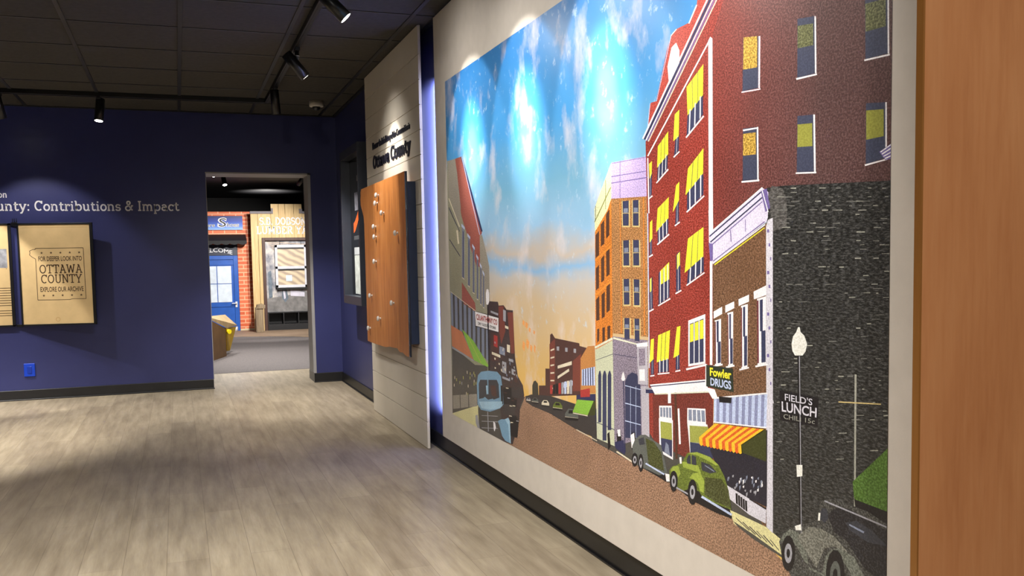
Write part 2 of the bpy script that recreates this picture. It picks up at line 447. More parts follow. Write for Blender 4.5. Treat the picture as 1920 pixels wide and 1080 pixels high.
# flat colour areas of the printed street scene: layer, then distance from the back wall and height in millimetres
PRINT = {
    'street': '''1:5581,581 5638,589 6381,504 6895,467 7374,449 7590,379 7966,404 7966,302 5270,302 5368,398''',
    'leftdark': '''2:6284,635 7505,628 7602,383 7374,449 6895,467 6331,500; 2:4318,302 4318,420 5573,575 5400,403 5304,302; 8:4318,355 4341,719 4791,650 5017,668 4984,548 4830,466 4826,408 4318,305; 8:4380,1038 4419,1030 4419,816 4381,823; 8:4473,1020 4510,1012 4508,798 4471,805; 9:4563,1002 4599,995 4595,780 4559,787; 9:4650,985 4685,978 4679,763 4644,770; 9:4734,969 4769,962 4760,747 4727,754; 9:4816,953 4850,946 4840,731 4807,738; 9:4896,938 4929,931 4917,716 4885,722; 9:4974,923 5005,916 4992,701 4961,707; 13:4478,441 4493,443 4495,365 4480,362; 13:4648,466 4662,468 4664,395 4650,392; 11:4869,407 5055,424 5209,464 5221,422 5200,306 5095,312 4903,310; 17:7328,435 7435,422 7569,401 7572,394 7435,408 7354,424; 18:7343,447 7413,427 7416,430 7346,449; 19:7378,443 7443,423 7446,426 7381,446; 20:7413,439 7471,420 7474,423 7416,442; 21:7448,436 7500,417 7503,419 7451,438; 22:7481,432 7527,413 7530,416 7484,435; 23:7513,429 7554,410 7557,412 7516,431''',
    'stonewall': '''3:7505,597 7966,699 7966,354 7777,312 7590,394; 15:7496,1411 7574,1411 7966,1390 7966,368 7856,327 7559,430 7527,466''',
    'tree': '''2:5671,589 5673,642 5691,663 5715,670 5745,659 5750,599''',
    'brownhouse': '''3:5755,600 5757,652 5838,662 5841,739 5888,743 5903,895 5925,903 5959,884 6217,882 6220,871 6290,869 6284,678; 5:5841,734 5892,744 5892,635 5836,628; 8:5083,853 5218,847 5195,710 5082,699; 7:5431,659 5474,658 5472,630 5430,631; 9:5162,699 5190,699 5179,687 5161,689; 8:5443,665 5464,665 5459,655 5443,656; 7:5396,658 5423,658 5411,650 5395,649; 7:5376,708 5393,707 5392,696 5376,699; 8:5263,701 5281,700 5279,691 5262,692; 8:5142,584 5155,583 5160,571 5142,574; 7:5361,602 5381,602 5376,588 5360,593; 7:5077,681 5093,680 5094,671 5076,671; 9:5196,705 5211,704 5212,689 5195,696; 7:5370,625 5396,625 5386,617 5370,616; 8:5423,682 5449,682 5438,668 5422,672; 10:5297,766 5324,766 5313,753 5296,757; 7:5233,741 5259,740 5249,721 5232,731; 10:5441,666 5460,666 5456,647 5440,657; 7:5329,700 5338,698 5346,692 5329,690; 10:5423,549 5461,551 5460,547 5423,544; 9:5276,560 5316,562 5316,558 5276,555; 9:5384,534 5422,537 5422,533 5384,529; 10:5428,598 5465,600 5465,596 5427,593; 12:5049,566 5142,577 5156,520 5076,514''',
    'orangehaze': '''1:5564,943 5589,935 5577,913 5555,924; 1:5601,936 5631,927 5617,902 5591,914; 1:5645,912 5666,906 5657,887 5637,896; 1:5702,903 5721,897 5713,882 5696,889; 1:5559,844 5588,830 5574,792 5548,811; 1:5610,857 5644,843 5628,805 5598,824; 1:5658,834 5682,824 5671,796 5649,810; 1:5706,838 5725,826 5716,795 5699,811''',
    'redhouse': '''4:5893,853 5959,882 5949,651 5892,639; 4:6147,802 6234,841 6229,686 6143,675; 7:5212,993 5290,998 5311,873 5244,801 5213,866; 7:5345,969 5427,972 5437,770 5388,766''',
    'leftolive': '''3:4318,1726 4326,1822 4494,1817 4900,1282 4968,1195 5074,1028 5059,660 4819,397 4318,318''',
    'red3': '''1:6793,1629 6816,1674 6826,1731 6840,1750 6876,1749 6950,1900 6979,1941 7012,1954 7089,1955 7136,1998 7155,2064 7277,2155 7276,1884''',
    'cream': '''5:5905,829 5948,839 5948,832 5904,822; 5:5903,795 5947,804 5947,797 5903,788; 5:5902,762 5946,769 5945,763 5902,755; 5:5900,728 5944,734 5944,728 5900,721; 5:5899,694 5943,699 5942,693 5899,688; 5:5898,661 5941,664 5941,658 5897,654; 4:5984,766 6137,801 6137,785 5983,753; 6:5982,720 6106,766 6110,755 5981,708; 7:6084,711 6109,715 6106,659 6082,655; 6:4336,1599 4546,1423 4562,1424 4354,1600; 6:4484,1406 4508,1327 4540,1327 4516,1406; 8:5788,577 5812,592 5857,597 5879,587 5879,577 5788,568; 9:4575,1133 4620,1121 4629,1124 4584,1136; 10:4686,1089 4725,1079 4733,1082 4694,1092; 10:4773,1052 4806,1044 4814,1047 4782,1055; 9:4844,1019 4871,1012 4879,1015 4852,1022; 9:4904,992 4927,986 4934,989 4912,995; 9:4954,977 4973,972 4980,975 4962,980; 9:4634,600 4645,601 4644,583 4633,584; 10:4425,428 4437,429 4435,411 4423,412; 9:4648,522 4659,523 4658,506 4647,507; 10:4344,403 4356,404 4355,386 4343,386; 10:4712,436 4723,437 4721,420 4711,421; 10:4765,564 4775,565 4774,548 4763,549; 9:4609,474 4620,476 4619,458 4608,459; 10:4433,396 4445,398 4443,379 4432,380; 9:4362,493 4374,495 4372,476 4360,477; 9:4378,540 4390,542 4389,523 4377,524; 8:5307,901 5357,897 5356,884 5306,888; 10:5091,750 5226,744 5225,730 5090,736; 8:5330,808 5374,806 5372,768 5328,770; 7:5085,564 5114,565 5103,558 5084,554; 7:5153,574 5182,574 5170,558 5153,564; 10:5254,787 5280,786 5270,766 5254,777; 8:5286,684 5302,683 5302,666 5286,675; 9:5460,671 5469,669 5475,658 5460,661; 7:5231,675 5244,674 5248,658 5231,665; 10:5198,702 5213,701 5215,691 5197,693; 9:5130,723 5152,722 5147,711 5129,713; 7:5132,674 5151,673 5150,665 5131,664; 9:6174,516 6375,505 6379,508 6178,520; 11:4333,1045 5037,908 5042,911 4340,1047; 10:5353,503 5392,505 5391,502 5353,498; 10:5398,510 5436,513 5436,509 5397,505; 11:5343,451 5382,454 5382,450 5343,446; 9:5303,587 5342,589 5342,585 5303,582; 11:5361,421 5400,425 5400,421 5361,416; 10:5592,560 5647,565 5648,568 5593,563; 10:5663,564 5747,572 5748,574 5664,566; 10:5788,567 5878,576 5879,578 5788,570; 10:5922,573 6028,583 6029,585 5923,575; 10:6058,553 6196,568 6197,569 6059,555; 11:6142,581 6290,591 6291,595 6144,585; 11:6824,1621 7433,2135 7429,2138 6817,1624; 16:6547,494 6683,479 6689,485 6554,500''',
    'grey': '''4:5976,849 6004,851 6003,833 5976,832; 4:6069,852 6096,853 6095,836 6069,835; 5:6159,855 6184,856 6183,839 6158,838; 6:6023,697 6048,702 6046,651 6021,647; 6:6115,718 6138,722 6136,662 6112,659; 8:5593,566 5607,575 5635,578 5648,572 5647,567 5593,561; 9:4798,460 4808,461 4807,444 4797,445; 11:4354,420 4366,422 4364,403 4352,404; 9:4521,524 4533,525 4532,507 4520,508; 9:4724,592 4735,593 4734,576 4723,577; 7:5084,966 5204,956 5203,945 5083,955; 8:5283,980 5323,976 5319,920 5280,923; 7:5253,716 5316,714 5313,656 5250,658; 7:5354,740 5419,737 5419,724 5353,726; 7:5392,692 5446,690 5445,662 5391,664; 7:5249,638 5362,636 5361,625 5248,627; 7:5289,586 5481,583 5480,578 5288,580; 7:5394,570 5501,570 5500,562 5394,563; 7:5089,583 5116,584 5107,572 5089,573; 7:5386,648 5409,647 5402,636 5385,638; 7:5424,708 5436,706 5440,693 5424,698; 11:5273,760 5300,760 5290,752 5273,751; 7:5354,676 5373,675 5370,666 5354,666; 10:5137,808 5154,806 5154,796 5136,798; 11:5323,412 5362,415 5362,411 5323,407; 9:5324,539 5363,541 5363,538 5324,534; 11:5446,441 5483,444 5483,441 5446,437; 11:4333,718 4765,676 4765,667 4340,705; 14:6785,769 6860,777 6860,771 6785,763; 16:4894,380 5168,418 5168,421 4895,383; 17:4892,348 5166,388 5166,391 4893,352; 18:4889,311 5164,353 5164,356 4890,315; 19:4994,417 5000,311 5014,314 5008,419; 13:4778,364 4820,375 4856,302 4854,302 4813,302 4782,322; 23:7398,535 7406,540 7405,531 7399,522; 23:7388,569 7396,573 7395,565 7389,565; 23:7323,531 7331,536 7330,527 7324,521; 23:7345,550 7353,554 7352,545 7346,538; 23:7302,561 7311,565 7310,557 7303,554; 23:7442,551 7450,555 7449,547 7443,537; 24:7435,548 7443,553 7442,544 7436,543; 24:7390,542 7398,546 7397,538 7391,539; 23:7417,547 7425,552 7424,543 7418,541; 23:7326,572 7335,576 7334,568 7327,566; 24:7337,539 7345,543 7344,535 7338,533; 25:7640,959 7651,485 7654,486 7644,959; 20:6713,497 6711,491 6707,485 6702,482 6696,480 6690,482 6686,486 6685,492 6687,498 6691,504 6696,508 6702,509 6708,507 6712,503; 30:6994,481 6993,472 6989,464 6983,459 6976,458 6970,460 6966,466 6965,475 6967,484 6971,491 6977,497 6983,498 6989,495 6993,489; 31:6994,457 7076,453 7081,458 6999,463; 21:6757,495 6755,487 6752,480 6748,475 6743,474 6738,477 6735,483 6734,490 6735,498 6739,505 6743,510 6748,511 6753,508 6756,502; 26:7744,594 7966,585 7966,589 7746,598; 33:7116,473 7114,462 7109,453 7103,447 7096,445 7089,448 7085,455 7083,465 7085,475 7090,485 7096,490 7103,492 7110,489 7114,482; 28:7614,420 7612,408 7608,397 7601,389 7593,387 7587,390 7582,398 7580,410 7582,423 7587,434 7593,441 7601,443 7607,440 7612,431''',
    'tanhouse': '''5:6228,821 6299,876 6367,884 6368,696 6223,674''',
    'redleft': '''4:4494,1817 4630,1816 4966,1383 4958,1368 4926,1362 4920,1195 4860,1196 4773,1283 4679,1393 4597,1480 4545,1586; 8:4574,1106 4816,996 4829,945 4565,987''',
    'stonegrey': '''5:4926,1362 4965,1365 5049,1243 5075,1195 5068,945 4907,999; 5:4352,1820 4494,1817 4527,1736 4586,1532 4544,1430 4342,1620; 12:4332,419 4814,490 4816,422 4334,336''',
    'darkrow': '''6:5046,1014 5204,1016 5215,997 5290,1002 5334,981 5427,982 5444,753 5480,664 5548,627 5563,579 5503,520 5489,445 5385,310 5246,302 5228,302 5020,613''',
    'lavender': '''1:6532,1581 6805,1574 6814,1431 6528,1447''',
    'palegreen': '''2:6377,1418 6392,1436 6517,1567 6532,1581 6528,1447 6492,1404 6381,1329''',
    'orangebrick': '''3:6381,1330 6492,1406 6528,1448 6527,914 6372,870; 5:6597,1439 6598,949 6605,949 6603,1438; 5:6777,1436 6776,955 6784,956 6785,1435''',
    'tanbrick': '''4:6528,1448 6814,1437 6812,950 6528,944''',
    'paleblue': '''2:6819,1674 6837,1748 6832,1749 6814,1674; 2:6881,1748 6981,1941 6977,1942 6878,1749; 6:6238,776 6365,801 6366,726 6235,710; 5:6023,692 6144,719 6143,699 6022,672; 7:6054,704 6078,709 6076,655 6052,651; 7:4621,1816 4921,1366 4931,1366 4631,1815; 8:4593,1441 4654,1418 4653,1403 4591,1423; 8:4702,1383 4755,1361 4754,1346 4701,1365; 6:4787,1322 4833,1300 4832,1286 4786,1304; 6:4856,1265 4895,1244 4894,1230 4854,1248; 7:4914,1218 4948,1198 4947,1184 4913,1201; 7:4962,1178 4992,1158 4991,1144 4961,1161; 13:6626,756 6750,756 6751,759 6628,759; 13:6625,690 6748,693 6750,696 6627,694; 8:6623,624 6747,629 6749,632 6625,628; 14:6669,761 6665,569 6668,569 6672,761; 14:6711,766 6707,576 6710,577 6714,766; 8:6807,1379 6810,841 6817,842 6815,1378; 21:7228,791 7501,842 7496,744 7225,717; 29:7151,463 7320,448 7327,455 7158,471; 20:6778,495 6912,484 6918,490 6785,501''',
    'white': '''3:6981,1940 7015,1952 7012,1955 6977,1943; 2:7093,1951 7140,1996 7133,1999 7086,1954; 3:6954,1848 6981,1903 7011,1912 7031,1883 7030,1833 6964,1786; 12:6719,920 6804,932 6804,917 6722,908; 12:6738,829 6780,834 6782,793 6740,788; 7:6786,1635 7392,2161 7385,2165 6775,1638; 8:6819,1572 7211,1872 7205,1876 6811,1575; 8:6595,779 6604,798 6611,808 6620,799 6628,782 6619,774 6604,772; 12:7202,1875 7213,1884 7225,1876 7225,1356 7201,1357; 13:7200,1366 7225,1364 7226,1276 7202,1268; 7:6811,1567 6816,1378 6824,1378 6819,1567; 6:7077,1022 7179,1048 7178,893 7076,874; 15:6817,784 7181,844 7199,806 6854,754; 7:6882,719 6968,731 6970,682 6882,675; 8:6879,675 6975,683 6974,549 6883,557; 7:7068,738 7177,751 7181,702 7067,691; 8:7067,691 7189,703 7198,649 7198,610 7083,595 7074,654; 7:7006,727 7014,609 7026,612 7018,729; 13:4813,949 5208,933 5204,861 4821,870; 12:5011,1053 5025,1075 5038,1077 5056,1074 5067,1050 5062,1010 5045,994 5013,995; 17:6667,580 6696,593 6702,545 6675,534; 9:6558,581 6582,587 6585,561 6564,557; 13:6807,1627 7415,2146 7410,2149 6800,1630; 15:7092,1686 7099,1689 7093,1618 7086,1614; 15:7123,1701 7129,1704 7126,1636 7119,1632; 15:7153,1716 7159,1719 7158,1653 7151,1649; 16:7073,1601 7178,1653 7172,1657 7067,1605; 15:7014,1614 7016,1615 7010,1562 7008,1561; 16:6994,1548 7031,1563 7026,1566 6988,1552; 15:6893,1538 6898,1541 6893,1489 6888,1486; 15:6917,1551 6921,1554 6917,1502 6912,1499; 15:6940,1564 6944,1566 6941,1515 6936,1512; 16:6878,1475 6959,1513 6952,1517 6872,1478; 10:6834,1511 6835,1512 6833,1436 6832,1436; 11:6823,1426 6849,1434 6844,1438 6817,1429; 8:7087,1437 7094,1441 7094,1381 7087,1378; 8:7120,1456 7127,1460 7126,1396 7120,1393; 8:7152,1475 7159,1479 7158,1411 7152,1408; 9:7073,1366 7178,1411 7173,1414 7068,1370; 8:7012,1401 7013,1403 7012,1338 7010,1337; 9:6998,1326 7030,1337 7025,1341 6993,1329; 8:6889,1325 6894,1328 6896,1280 6890,1278; 8:6914,1338 6919,1340 6920,1291 6915,1289; 8:6939,1350 6944,1353 6944,1302 6939,1300; 9:6880,1267 6961,1300 6955,1304 6874,1271; 8:6832,1291 6833,1292 6832,1237 6831,1236; 9:6821,1226 6848,1234 6843,1238 6816,1230; 8:7089,1189 7096,1193 7092,1147 7085,1144; 8:7121,1206 7128,1209 7125,1161 7118,1159; 8:7153,1222 7159,1225 7158,1175 7151,1172; 9:7070,1133 7178,1175 7173,1178 7065,1136; 8:7015,1239 7017,1240 7016,1117 7014,1116; 9:6999,1104 7037,1116 7033,1120 6995,1108; 8:6895,1178 6900,1181 6898,1072 6893,1070; 8:6920,1189 6925,1192 6923,1081 6918,1079; 8:6945,1200 6950,1203 6948,1090 6943,1088; 9:6882,1060 6965,1087 6961,1091 6877,1063; 8:6830,1155 6831,1156 6832,1049 6830,1048; 9:6817,1037 6850,1047 6846,1051 6813,1041; 16:6887,877 6893,878 6892,834 6887,833; 16:6912,882 6917,883 6916,838 6911,837; 16:6936,887 6941,888 6940,842 6935,841; 17:6874,825 6955,838 6955,842 6873,829; 8:7008,905 7010,905 7009,857 7008,856; 9:6994,847 7027,854 7025,858 6992,851; 16:6836,871 6837,872 6836,822 6835,821; 17:6822,812 6852,818 6851,822 6820,816; 20:6944,777 6944,736 6964,739 6964,779; 8:7696,1824 7702,1822 7705,1680 7699,1682; 9:7625,1679 7708,1676 7706,1680 7623,1684; 8:7948,1923 7953,1921 7958,1675 7953,1677; 9:7878,1675 7960,1671 7959,1675 7877,1679; 8:7450,1583 7457,1582 7459,1436 7452,1438; 9:7376,1435 7462,1432 7462,1437 7375,1440; 9:7384,1580 7451,1578 7449,1582 7382,1585; 8:7693,1580 7700,1579 7704,1434 7697,1436; 9:7623,1437 7706,1431 7706,1435 7623,1441; 8:7947,1569 7952,1568 7954,1441 7949,1443; 9:7883,1431 7956,1438 7955,1441 7881,1435; 20:7180,820 7232,819 7247,797 7220,788; 9:7111,1023 7116,1024 7114,886 7109,885; 9:7140,1031 7145,1032 7144,891 7139,890; 9:7169,1038 7174,1039 7173,897 7168,896; 10:7064,860 7184,887 7181,893 7061,866; 11:7935,1457 7966,1469 7966,1472 7932,1459; 12:7939,1451 7966,1461 7966,1464 7937,1454; 13:7944,1446 7966,1452 7966,1455 7942,1448; 14:7948,1440 7966,1444 7966,1447 7947,1443; 18:7207,1294 7479,1412 7475,1415 7202,1297; 23:7207,1212 7205,892 7220,893 7222,1212; 15:7227,1058 7274,1075 7274,1053 7227,1036; 16:7233,1031 7268,1038 7267,901 7234,893; 15:7291,1079 7338,1093 7338,1073 7291,1057; 16:7302,1057 7333,1063 7331,904 7305,898; 15:7360,1100 7413,1115 7413,1095 7361,1080; 16:7373,1081 7407,1088 7405,906 7375,898; 16:7435,1124 7495,1143 7495,1116 7437,1102; 17:7452,1104 7494,1113 7495,924 7454,916; 19:5093,382 5123,377 5134,354 5108,329 5096,342; 24:7226,1203 7492,1310 7489,1312 7223,1206; 24:7223,887 7277,898 7275,903 7221,891; 19:7295,891 7340,901 7338,906 7293,896; 19:7365,891 7413,903 7412,907 7363,896; 20:7445,909 7503,921 7501,925 7443,914; 16:7179,893 7190,892 7190,821 7179,823; 22:7472,1410 7502,1344 7506,1345 7476,1411; 24:7381,570 7389,574 7388,566 7382,555; 23:7472,584 7479,588 7478,580 7473,569; 23:7366,571 7374,576 7373,567 7367,568; 25:7381,552 7389,556 7388,548 7382,547; 25:7361,563 7369,567 7368,559 7362,554; 24:7453,559 7461,564 7460,555 7454,552; 23:7443,582 7451,586 7450,578 7444,576; 25:7423,588 7431,592 7430,584 7424,585; 25:7473,577 7480,581 7480,573 7474,570; 26:7228,789 7501,840 7500,844 7227,794; 25:7224,715 7496,742 7496,746 7225,719; 30:6922,492 6951,495 6953,471 6930,466; 28:7017,566 7031,570 7033,549 7021,545''',
    'red1': '''5:6800,1624 7209,1952 7340,2048 7350,1806 7236,1515 7219,585 6844,593 6810,612 6807,1379''',
    'red': '''6:5894,669 5920,673 5918,634 5892,631; 4:5991,690 6016,695 6015,647 5989,643; 7:6220,689 6316,709 6315,674 6223,660; 9:5128,841 5187,838 5184,779 5124,782''',
    'dark': '''6:5927,676 5953,681 5951,638 5925,635; 5:5959,683 5985,688 5983,642 5957,639; 7:5333,751 5354,750 5350,744 5333,742; 8:5232,720 5251,719 5249,707 5232,711; 9:5363,704 5383,703 5379,694 5363,695; 7:5196,593 5215,592 5214,585 5196,583; 8:5260,582 5417,601 5480,579 5444,503 5254,486; 10:5352,451 5444,465 5481,438 5457,356 5346,348; 9:5610,574 5632,576 5634,572 5607,568; 9:5593,561 5647,566 5647,562 5592,557; 9:5690,584 5723,587 5727,581 5685,575; 9:5663,564 5747,572 5747,566 5663,557; 9:5816,589 5853,593 5857,586 5811,580; 9:5788,567 5879,576 5878,570 5788,560; 9:5956,599 5998,604 6003,595 5950,588; 9:5922,572 6029,583 6028,575 5922,564; 9:6102,589 6157,595 6164,584 6094,573; 9:6058,552 6197,568 6196,557 6058,540; 12:4803,952 5217,937 5212,859 4811,866; 7:6552,565 6570,576 6579,522 6558,502; 8:6570,568 6587,579 6596,525 6575,506; 15:6672,585 6688,596 6697,544 6677,525; 16:6688,588 6704,598 6713,547 6693,528; 9:6471,551 6490,562 6499,507 6477,487; 14:5029,994 5028,644 5048,646 5049,995; 11:5220,587 5249,590 5255,495 5225,490; 17:7555,858 7720,859 7717,783 7559,775; 18:7855,627 7923,625 7966,628 7966,580 7862,595; 17:6686,480 6773,479 6936,463 6936,488 6774,498; 27:7255,801 7324,806 7322,789 7258,783; 26:7344,523 7355,523 7357,490 7346,492; 27:7357,520 7367,520 7369,488 7359,490; 28:7369,518 7379,518 7381,485 7371,488; 29:7381,515 7391,515 7393,483 7383,485; 30:7393,513 7403,513 7405,481 7395,483; 26:7414,520 7495,510 7498,514 7416,523; 26:6957,473 7009,458 7103,440 7237,436 7323,440 7313,467 7022,487; 18:7633,961 7643,483 7655,487 7645,962; 19:6724,500 6721,488 6714,478 6704,471 6693,468 6683,471 6676,479 6674,490 6677,501 6684,512 6694,519 6705,521 6715,518 6722,510; 29:7006,484 7003,467 6996,453 6985,444 6973,441 6963,446 6955,457 6953,472 6956,488 6963,503 6974,512 6986,514 6997,510 7004,499; 28:7155,456 7319,438 7327,447 7163,465; 21:6705,496 6705,493 6703,490 6700,489 6698,488 6695,489 6693,491 6693,493 6693,496 6695,499 6698,501 6701,501 6703,500 6705,499; 20:6766,497 6763,482 6758,469 6749,461 6740,459 6732,464 6727,474 6725,488 6727,503 6733,516 6741,524 6751,526 6759,521 6764,510; 31:6986,479 6986,475 6984,472 6981,469 6978,469 6975,470 6974,473 6973,476 6974,480 6976,484 6978,486 6981,487 6984,486 6986,483; 32:7129,476 7126,457 7118,440 7106,429 7093,426 7081,431 7072,444 7070,462 7073,481 7081,497 7093,508 7106,511 7118,506 7126,493; 27:7627,424 7624,401 7616,382 7604,368 7591,364 7578,370 7570,385 7566,406 7569,429 7578,449 7590,462 7604,466 7616,460 7624,445; 28:7824,427 7821,398 7811,372 7797,354 7781,349 7766,356 7756,376 7752,404 7755,434 7765,461 7780,478 7796,482 7810,474 7820,454; 22:6750,494 6750,490 6748,487 6746,485 6744,484 6742,485 6741,488 6740,492 6741,495 6742,498 6744,500 6747,501 6749,500 6750,497; 34:7107,470 7106,466 7104,462 7101,459 7098,458 7095,459 7093,463 7092,467 7093,472 7095,476 7098,479 7101,479 7104,478 7106,475; 29:7605,417 7604,412 7602,407 7599,403 7595,402 7592,404 7590,408 7589,413 7590,418 7592,424 7595,427 7599,428 7602,426 7604,423; 30:7797,419 7797,411 7794,405 7791,400 7787,399 7783,401 7780,406 7779,413 7780,420 7783,427 7786,431 7790,433 7794,431 7796,426''',
    'navy': '''6:6181,664 6368,693 6375,547 6289,556 6178,577; 5:4603,1817 4948,1382 4977,1383 4635,1816; 5:4331,1357 4547,1253 4558,1255 4343,1359; 6:6387,1430 6385,1373 6389,1373 6391,1430; 7:6249,778 6258,780 6256,713 6247,712; 7:6272,783 6281,784 6280,716 6271,714; 7:6295,787 6304,789 6304,718 6295,717; 7:6318,791 6327,793 6327,721 6318,720; 7:6340,796 6349,798 6350,724 6341,723; 7:4334,1546 4547,1397 4558,1398 4347,1547; 8:4616,1399 4628,1393 4608,1127 4595,1130; 9:4723,1344 4733,1338 4714,1084 4704,1087; 9:4806,1285 4814,1280 4798,1048 4789,1051; 8:4872,1231 4879,1227 4865,1016 4857,1018; 8:4929,1186 4935,1183 4922,990 4916,991; 8:4976,1148 4981,1146 4969,975 4964,976; 9:6377,827 6530,865 6529,867 6375,828; 9:6533,865 6717,867 6718,869 6534,867; 13:6785,769 6860,777 6860,759 6787,750; 10:6377,579 6534,576 6536,579 6379,582; 14:6610,773 6618,506 6625,507 6618,774; 15:6534,530 6612,552 6620,498 6542,507; 9:6800,1630 7406,2152 7397,2158 6786,1635; 18:6819,776 7178,836 7177,839 6818,779; 17:7207,1285 7482,1404 7478,1407 7202,1288; 19:7213,1268 7479,1385 7475,1388 7208,1271''',
    'asphaltcar': '''7:5583,579 5659,598 5892,622 6180,625 6366,599 6377,514 6176,518 6078,526 5888,542 5668,544 5582,554; 9:5249,494 5388,513 5444,505 5414,461 5246,441; 9:5387,598 5500,612 5546,601 5521,559 5384,547''',
    'greyblue': '''6:4602,1423 4646,1396 4625,1122 4579,1134; 5:4711,1365 4748,1343 4729,1080 4690,1090; 5:4796,1304 4827,1285 4810,1045 4777,1054; 5:4864,1247 4890,1232 4875,1014 4848,1020; 6:4922,1201 4944,1188 4930,988 4908,993; 6:4970,1161 4988,1150 4977,973 4958,978; 7:4336,1046 5039,910 5025,694 4339,832; 9:5214,789 5300,785 5298,747 5212,750; 8:5396,742 5411,741 5412,736 5396,733; 11:5248,788 5273,787 5264,773 5247,778; 8:5363,723 5376,721 5378,702 5362,713; 8:5353,644 5365,643 5369,627 5353,635; 8:5311,657 5325,656 5327,643 5310,647; 10:5465,668 5473,666 5480,649 5464,659; 7:6629,1406 6662,1405 6662,1389 6629,1390; 7:6708,1404 6738,1402 6738,1386 6708,1387; 7:6630,1263 6662,1263 6662,1247 6630,1246; 7:6707,1262 6739,1262 6739,1246 6707,1246; 7:6630,1122 6662,1123 6662,1106 6630,1105; 7:6709,1122 6739,1122 6739,1106 6709,1105; 8:6631,984 6661,985 6661,971 6631,970; 8:6711,985 6738,986 6738,971 6712,971; 9:6889,714 6905,716 6905,684 6889,682; 8:6909,717 6925,719 6925,686 6910,684; 8:6929,720 6944,722 6945,687 6930,686; 8:6949,722 6964,724 6965,689 6950,688; 9:7076,734 7096,737 7097,701 7076,699; 9:7102,737 7122,740 7123,704 7103,701; 8:7128,740 7147,742 7150,706 7130,704; 8:7153,743 7173,745 7176,709 7156,707; 11:6916,563 6927,601 6945,593 6954,560; 23:7455,568 7462,572 7461,564 7455,563; 23:7426,578 7434,582 7433,573 7427,567; 24:7370,572 7378,576 7377,567 7371,560; 23:7363,548 7371,552 7370,543 7364,534; 24:7300,556 7308,560 7307,552 7301,549; 23:7398,585 7406,589 7405,581 7399,571; 25:7304,561 7312,565 7311,557 7305,556; 24:7428,588 7436,592 7435,584 7429,578; 24:7433,570 7441,574 7440,566 7434,558; 25:7387,573 7395,577 7394,569 7388,561; 24:7348,553 7356,557 7355,548 7349,540; 24:7469,587 7477,591 7476,583 7470,573; 26:7467,574 7474,578 7473,570 7468,568; 23:7455,593 7462,597 7461,589 7455,588; 31:7174,570 7227,562 7230,565 7176,573; 27:7837,557 7889,551 7892,556 7839,561''',
    'sidewalk': '''9:4318,302 4318,308 4827,429 4844,302; 16:7313,464 7492,461 7569,443 7591,394 7565,394 7334,427''',
    'purple': '''6:6531,1528 6807,1523 6806,1525 6530,1531; 6:6530,1504 6812,1500 6811,1503 6529,1507; 7:6601,1576 6598,1447 6602,1446 6605,1576; 8:6536,1577 6805,1571 6805,1572 6535,1579; 10:6815,1624 7424,2141 7419,2144 6808,1627; 10:7929,1459 7966,1473 7966,1439 7949,1438; 20:7212,1256 7479,1374 7476,1376 7209,1259; 21:7226,1210 7489,1318 7486,1320 7223,1212; 22:7201,1267 7225,1264 7224,1215 7210,1206; 21:7470,1405 7497,1409 7513,1355 7492,1345 7478,1381; 25:7318,1302 7321,1268 7325,1268 7322,1302; 25:7394,1329 7395,1295 7398,1295 7397,1329; 19:7499,1297 7508,1297 7508,1288 7499,1289; 19:7506,1259 7513,1259 7513,1250 7506,1250; 19:7513,1221 7518,1221 7518,1212 7513,1212; 19:7499,1183 7509,1183 7509,1174 7499,1174; 19:7506,1145 7513,1145 7514,1136 7506,1136; 19:7514,1107 7518,1107 7518,1098 7514,1098; 19:7499,1068 7509,1068 7509,1059 7499,1059; 19:7506,1029 7514,1030 7514,1021 7506,1021; 19:7514,991 7519,992 7519,983 7514,983; 19:7499,952 7509,953 7509,944 7499,943; 19:7507,914 7514,914 7514,905 7507,905; 19:7514,876 7519,876 7519,867 7514,867''',
    'olive': '''5:6382,1367 6528,1490 6522,1492 6375,1368; 6:6479,1522 6476,1412 6480,1412 6483,1522; 15:7106,1776 7111,1779 7113,1688 7109,1686; 15:7139,1793 7144,1796 7144,1705 7139,1702; 16:6909,1611 6913,1613 6907,1541 6904,1539; 16:6932,1624 6936,1626 6933,1553 6929,1551; 8:7109,1522 7114,1525 7103,1444 7097,1441; 8:7140,1540 7144,1542 7138,1463 7133,1461; 9:6906,1402 6909,1403 6900,1328 6896,1326; 8:6931,1413 6934,1414 6928,1342 6924,1340; 9:7107,1294 7111,1296 7098,1194 7092,1191; 8:7138,1305 7142,1307 7135,1211 7130,1208; 9:6915,1189 6918,1190 6918,1140 6914,1139; 8:6936,1199 6939,1200 6938,1147 6935,1146; 17:6904,968 6908,969 6897,874 6893,873; 17:6931,976 6935,977 6924,880 6920,879''',
    'cream2': '''5:6615,1434 6679,1431 6677,1336 6615,1339; 5:6694,1431 6753,1428 6752,1333 6695,1336; 5:6616,1290 6678,1290 6678,1193 6616,1193; 5:6693,1290 6754,1288 6755,1193 6694,1193; 5:6615,1150 6677,1151 6677,1053 6617,1050; 5:6695,1150 6755,1150 6754,1052 6697,1051; 5:6618,1007 6677,1009 6677,926 6618,922; 5:6698,1008 6752,1010 6752,925 6701,923; 8:6622,1390 6669,1388 6669,1386 6622,1388; 8:6701,1387 6744,1385 6744,1383 6701,1385; 8:6623,1245 6669,1246 6669,1244 6623,1244; 8:6700,1245 6746,1245 6746,1243 6700,1243; 8:6623,1104 6668,1105 6668,1103 6623,1102; 8:6703,1105 6745,1105 6745,1103 6703,1103; 9:6625,969 6667,971 6667,969 6625,967; 9:6706,970 6743,971 6743,969 6706,968; 18:7795,857 7943,872 7943,875 7796,860''',
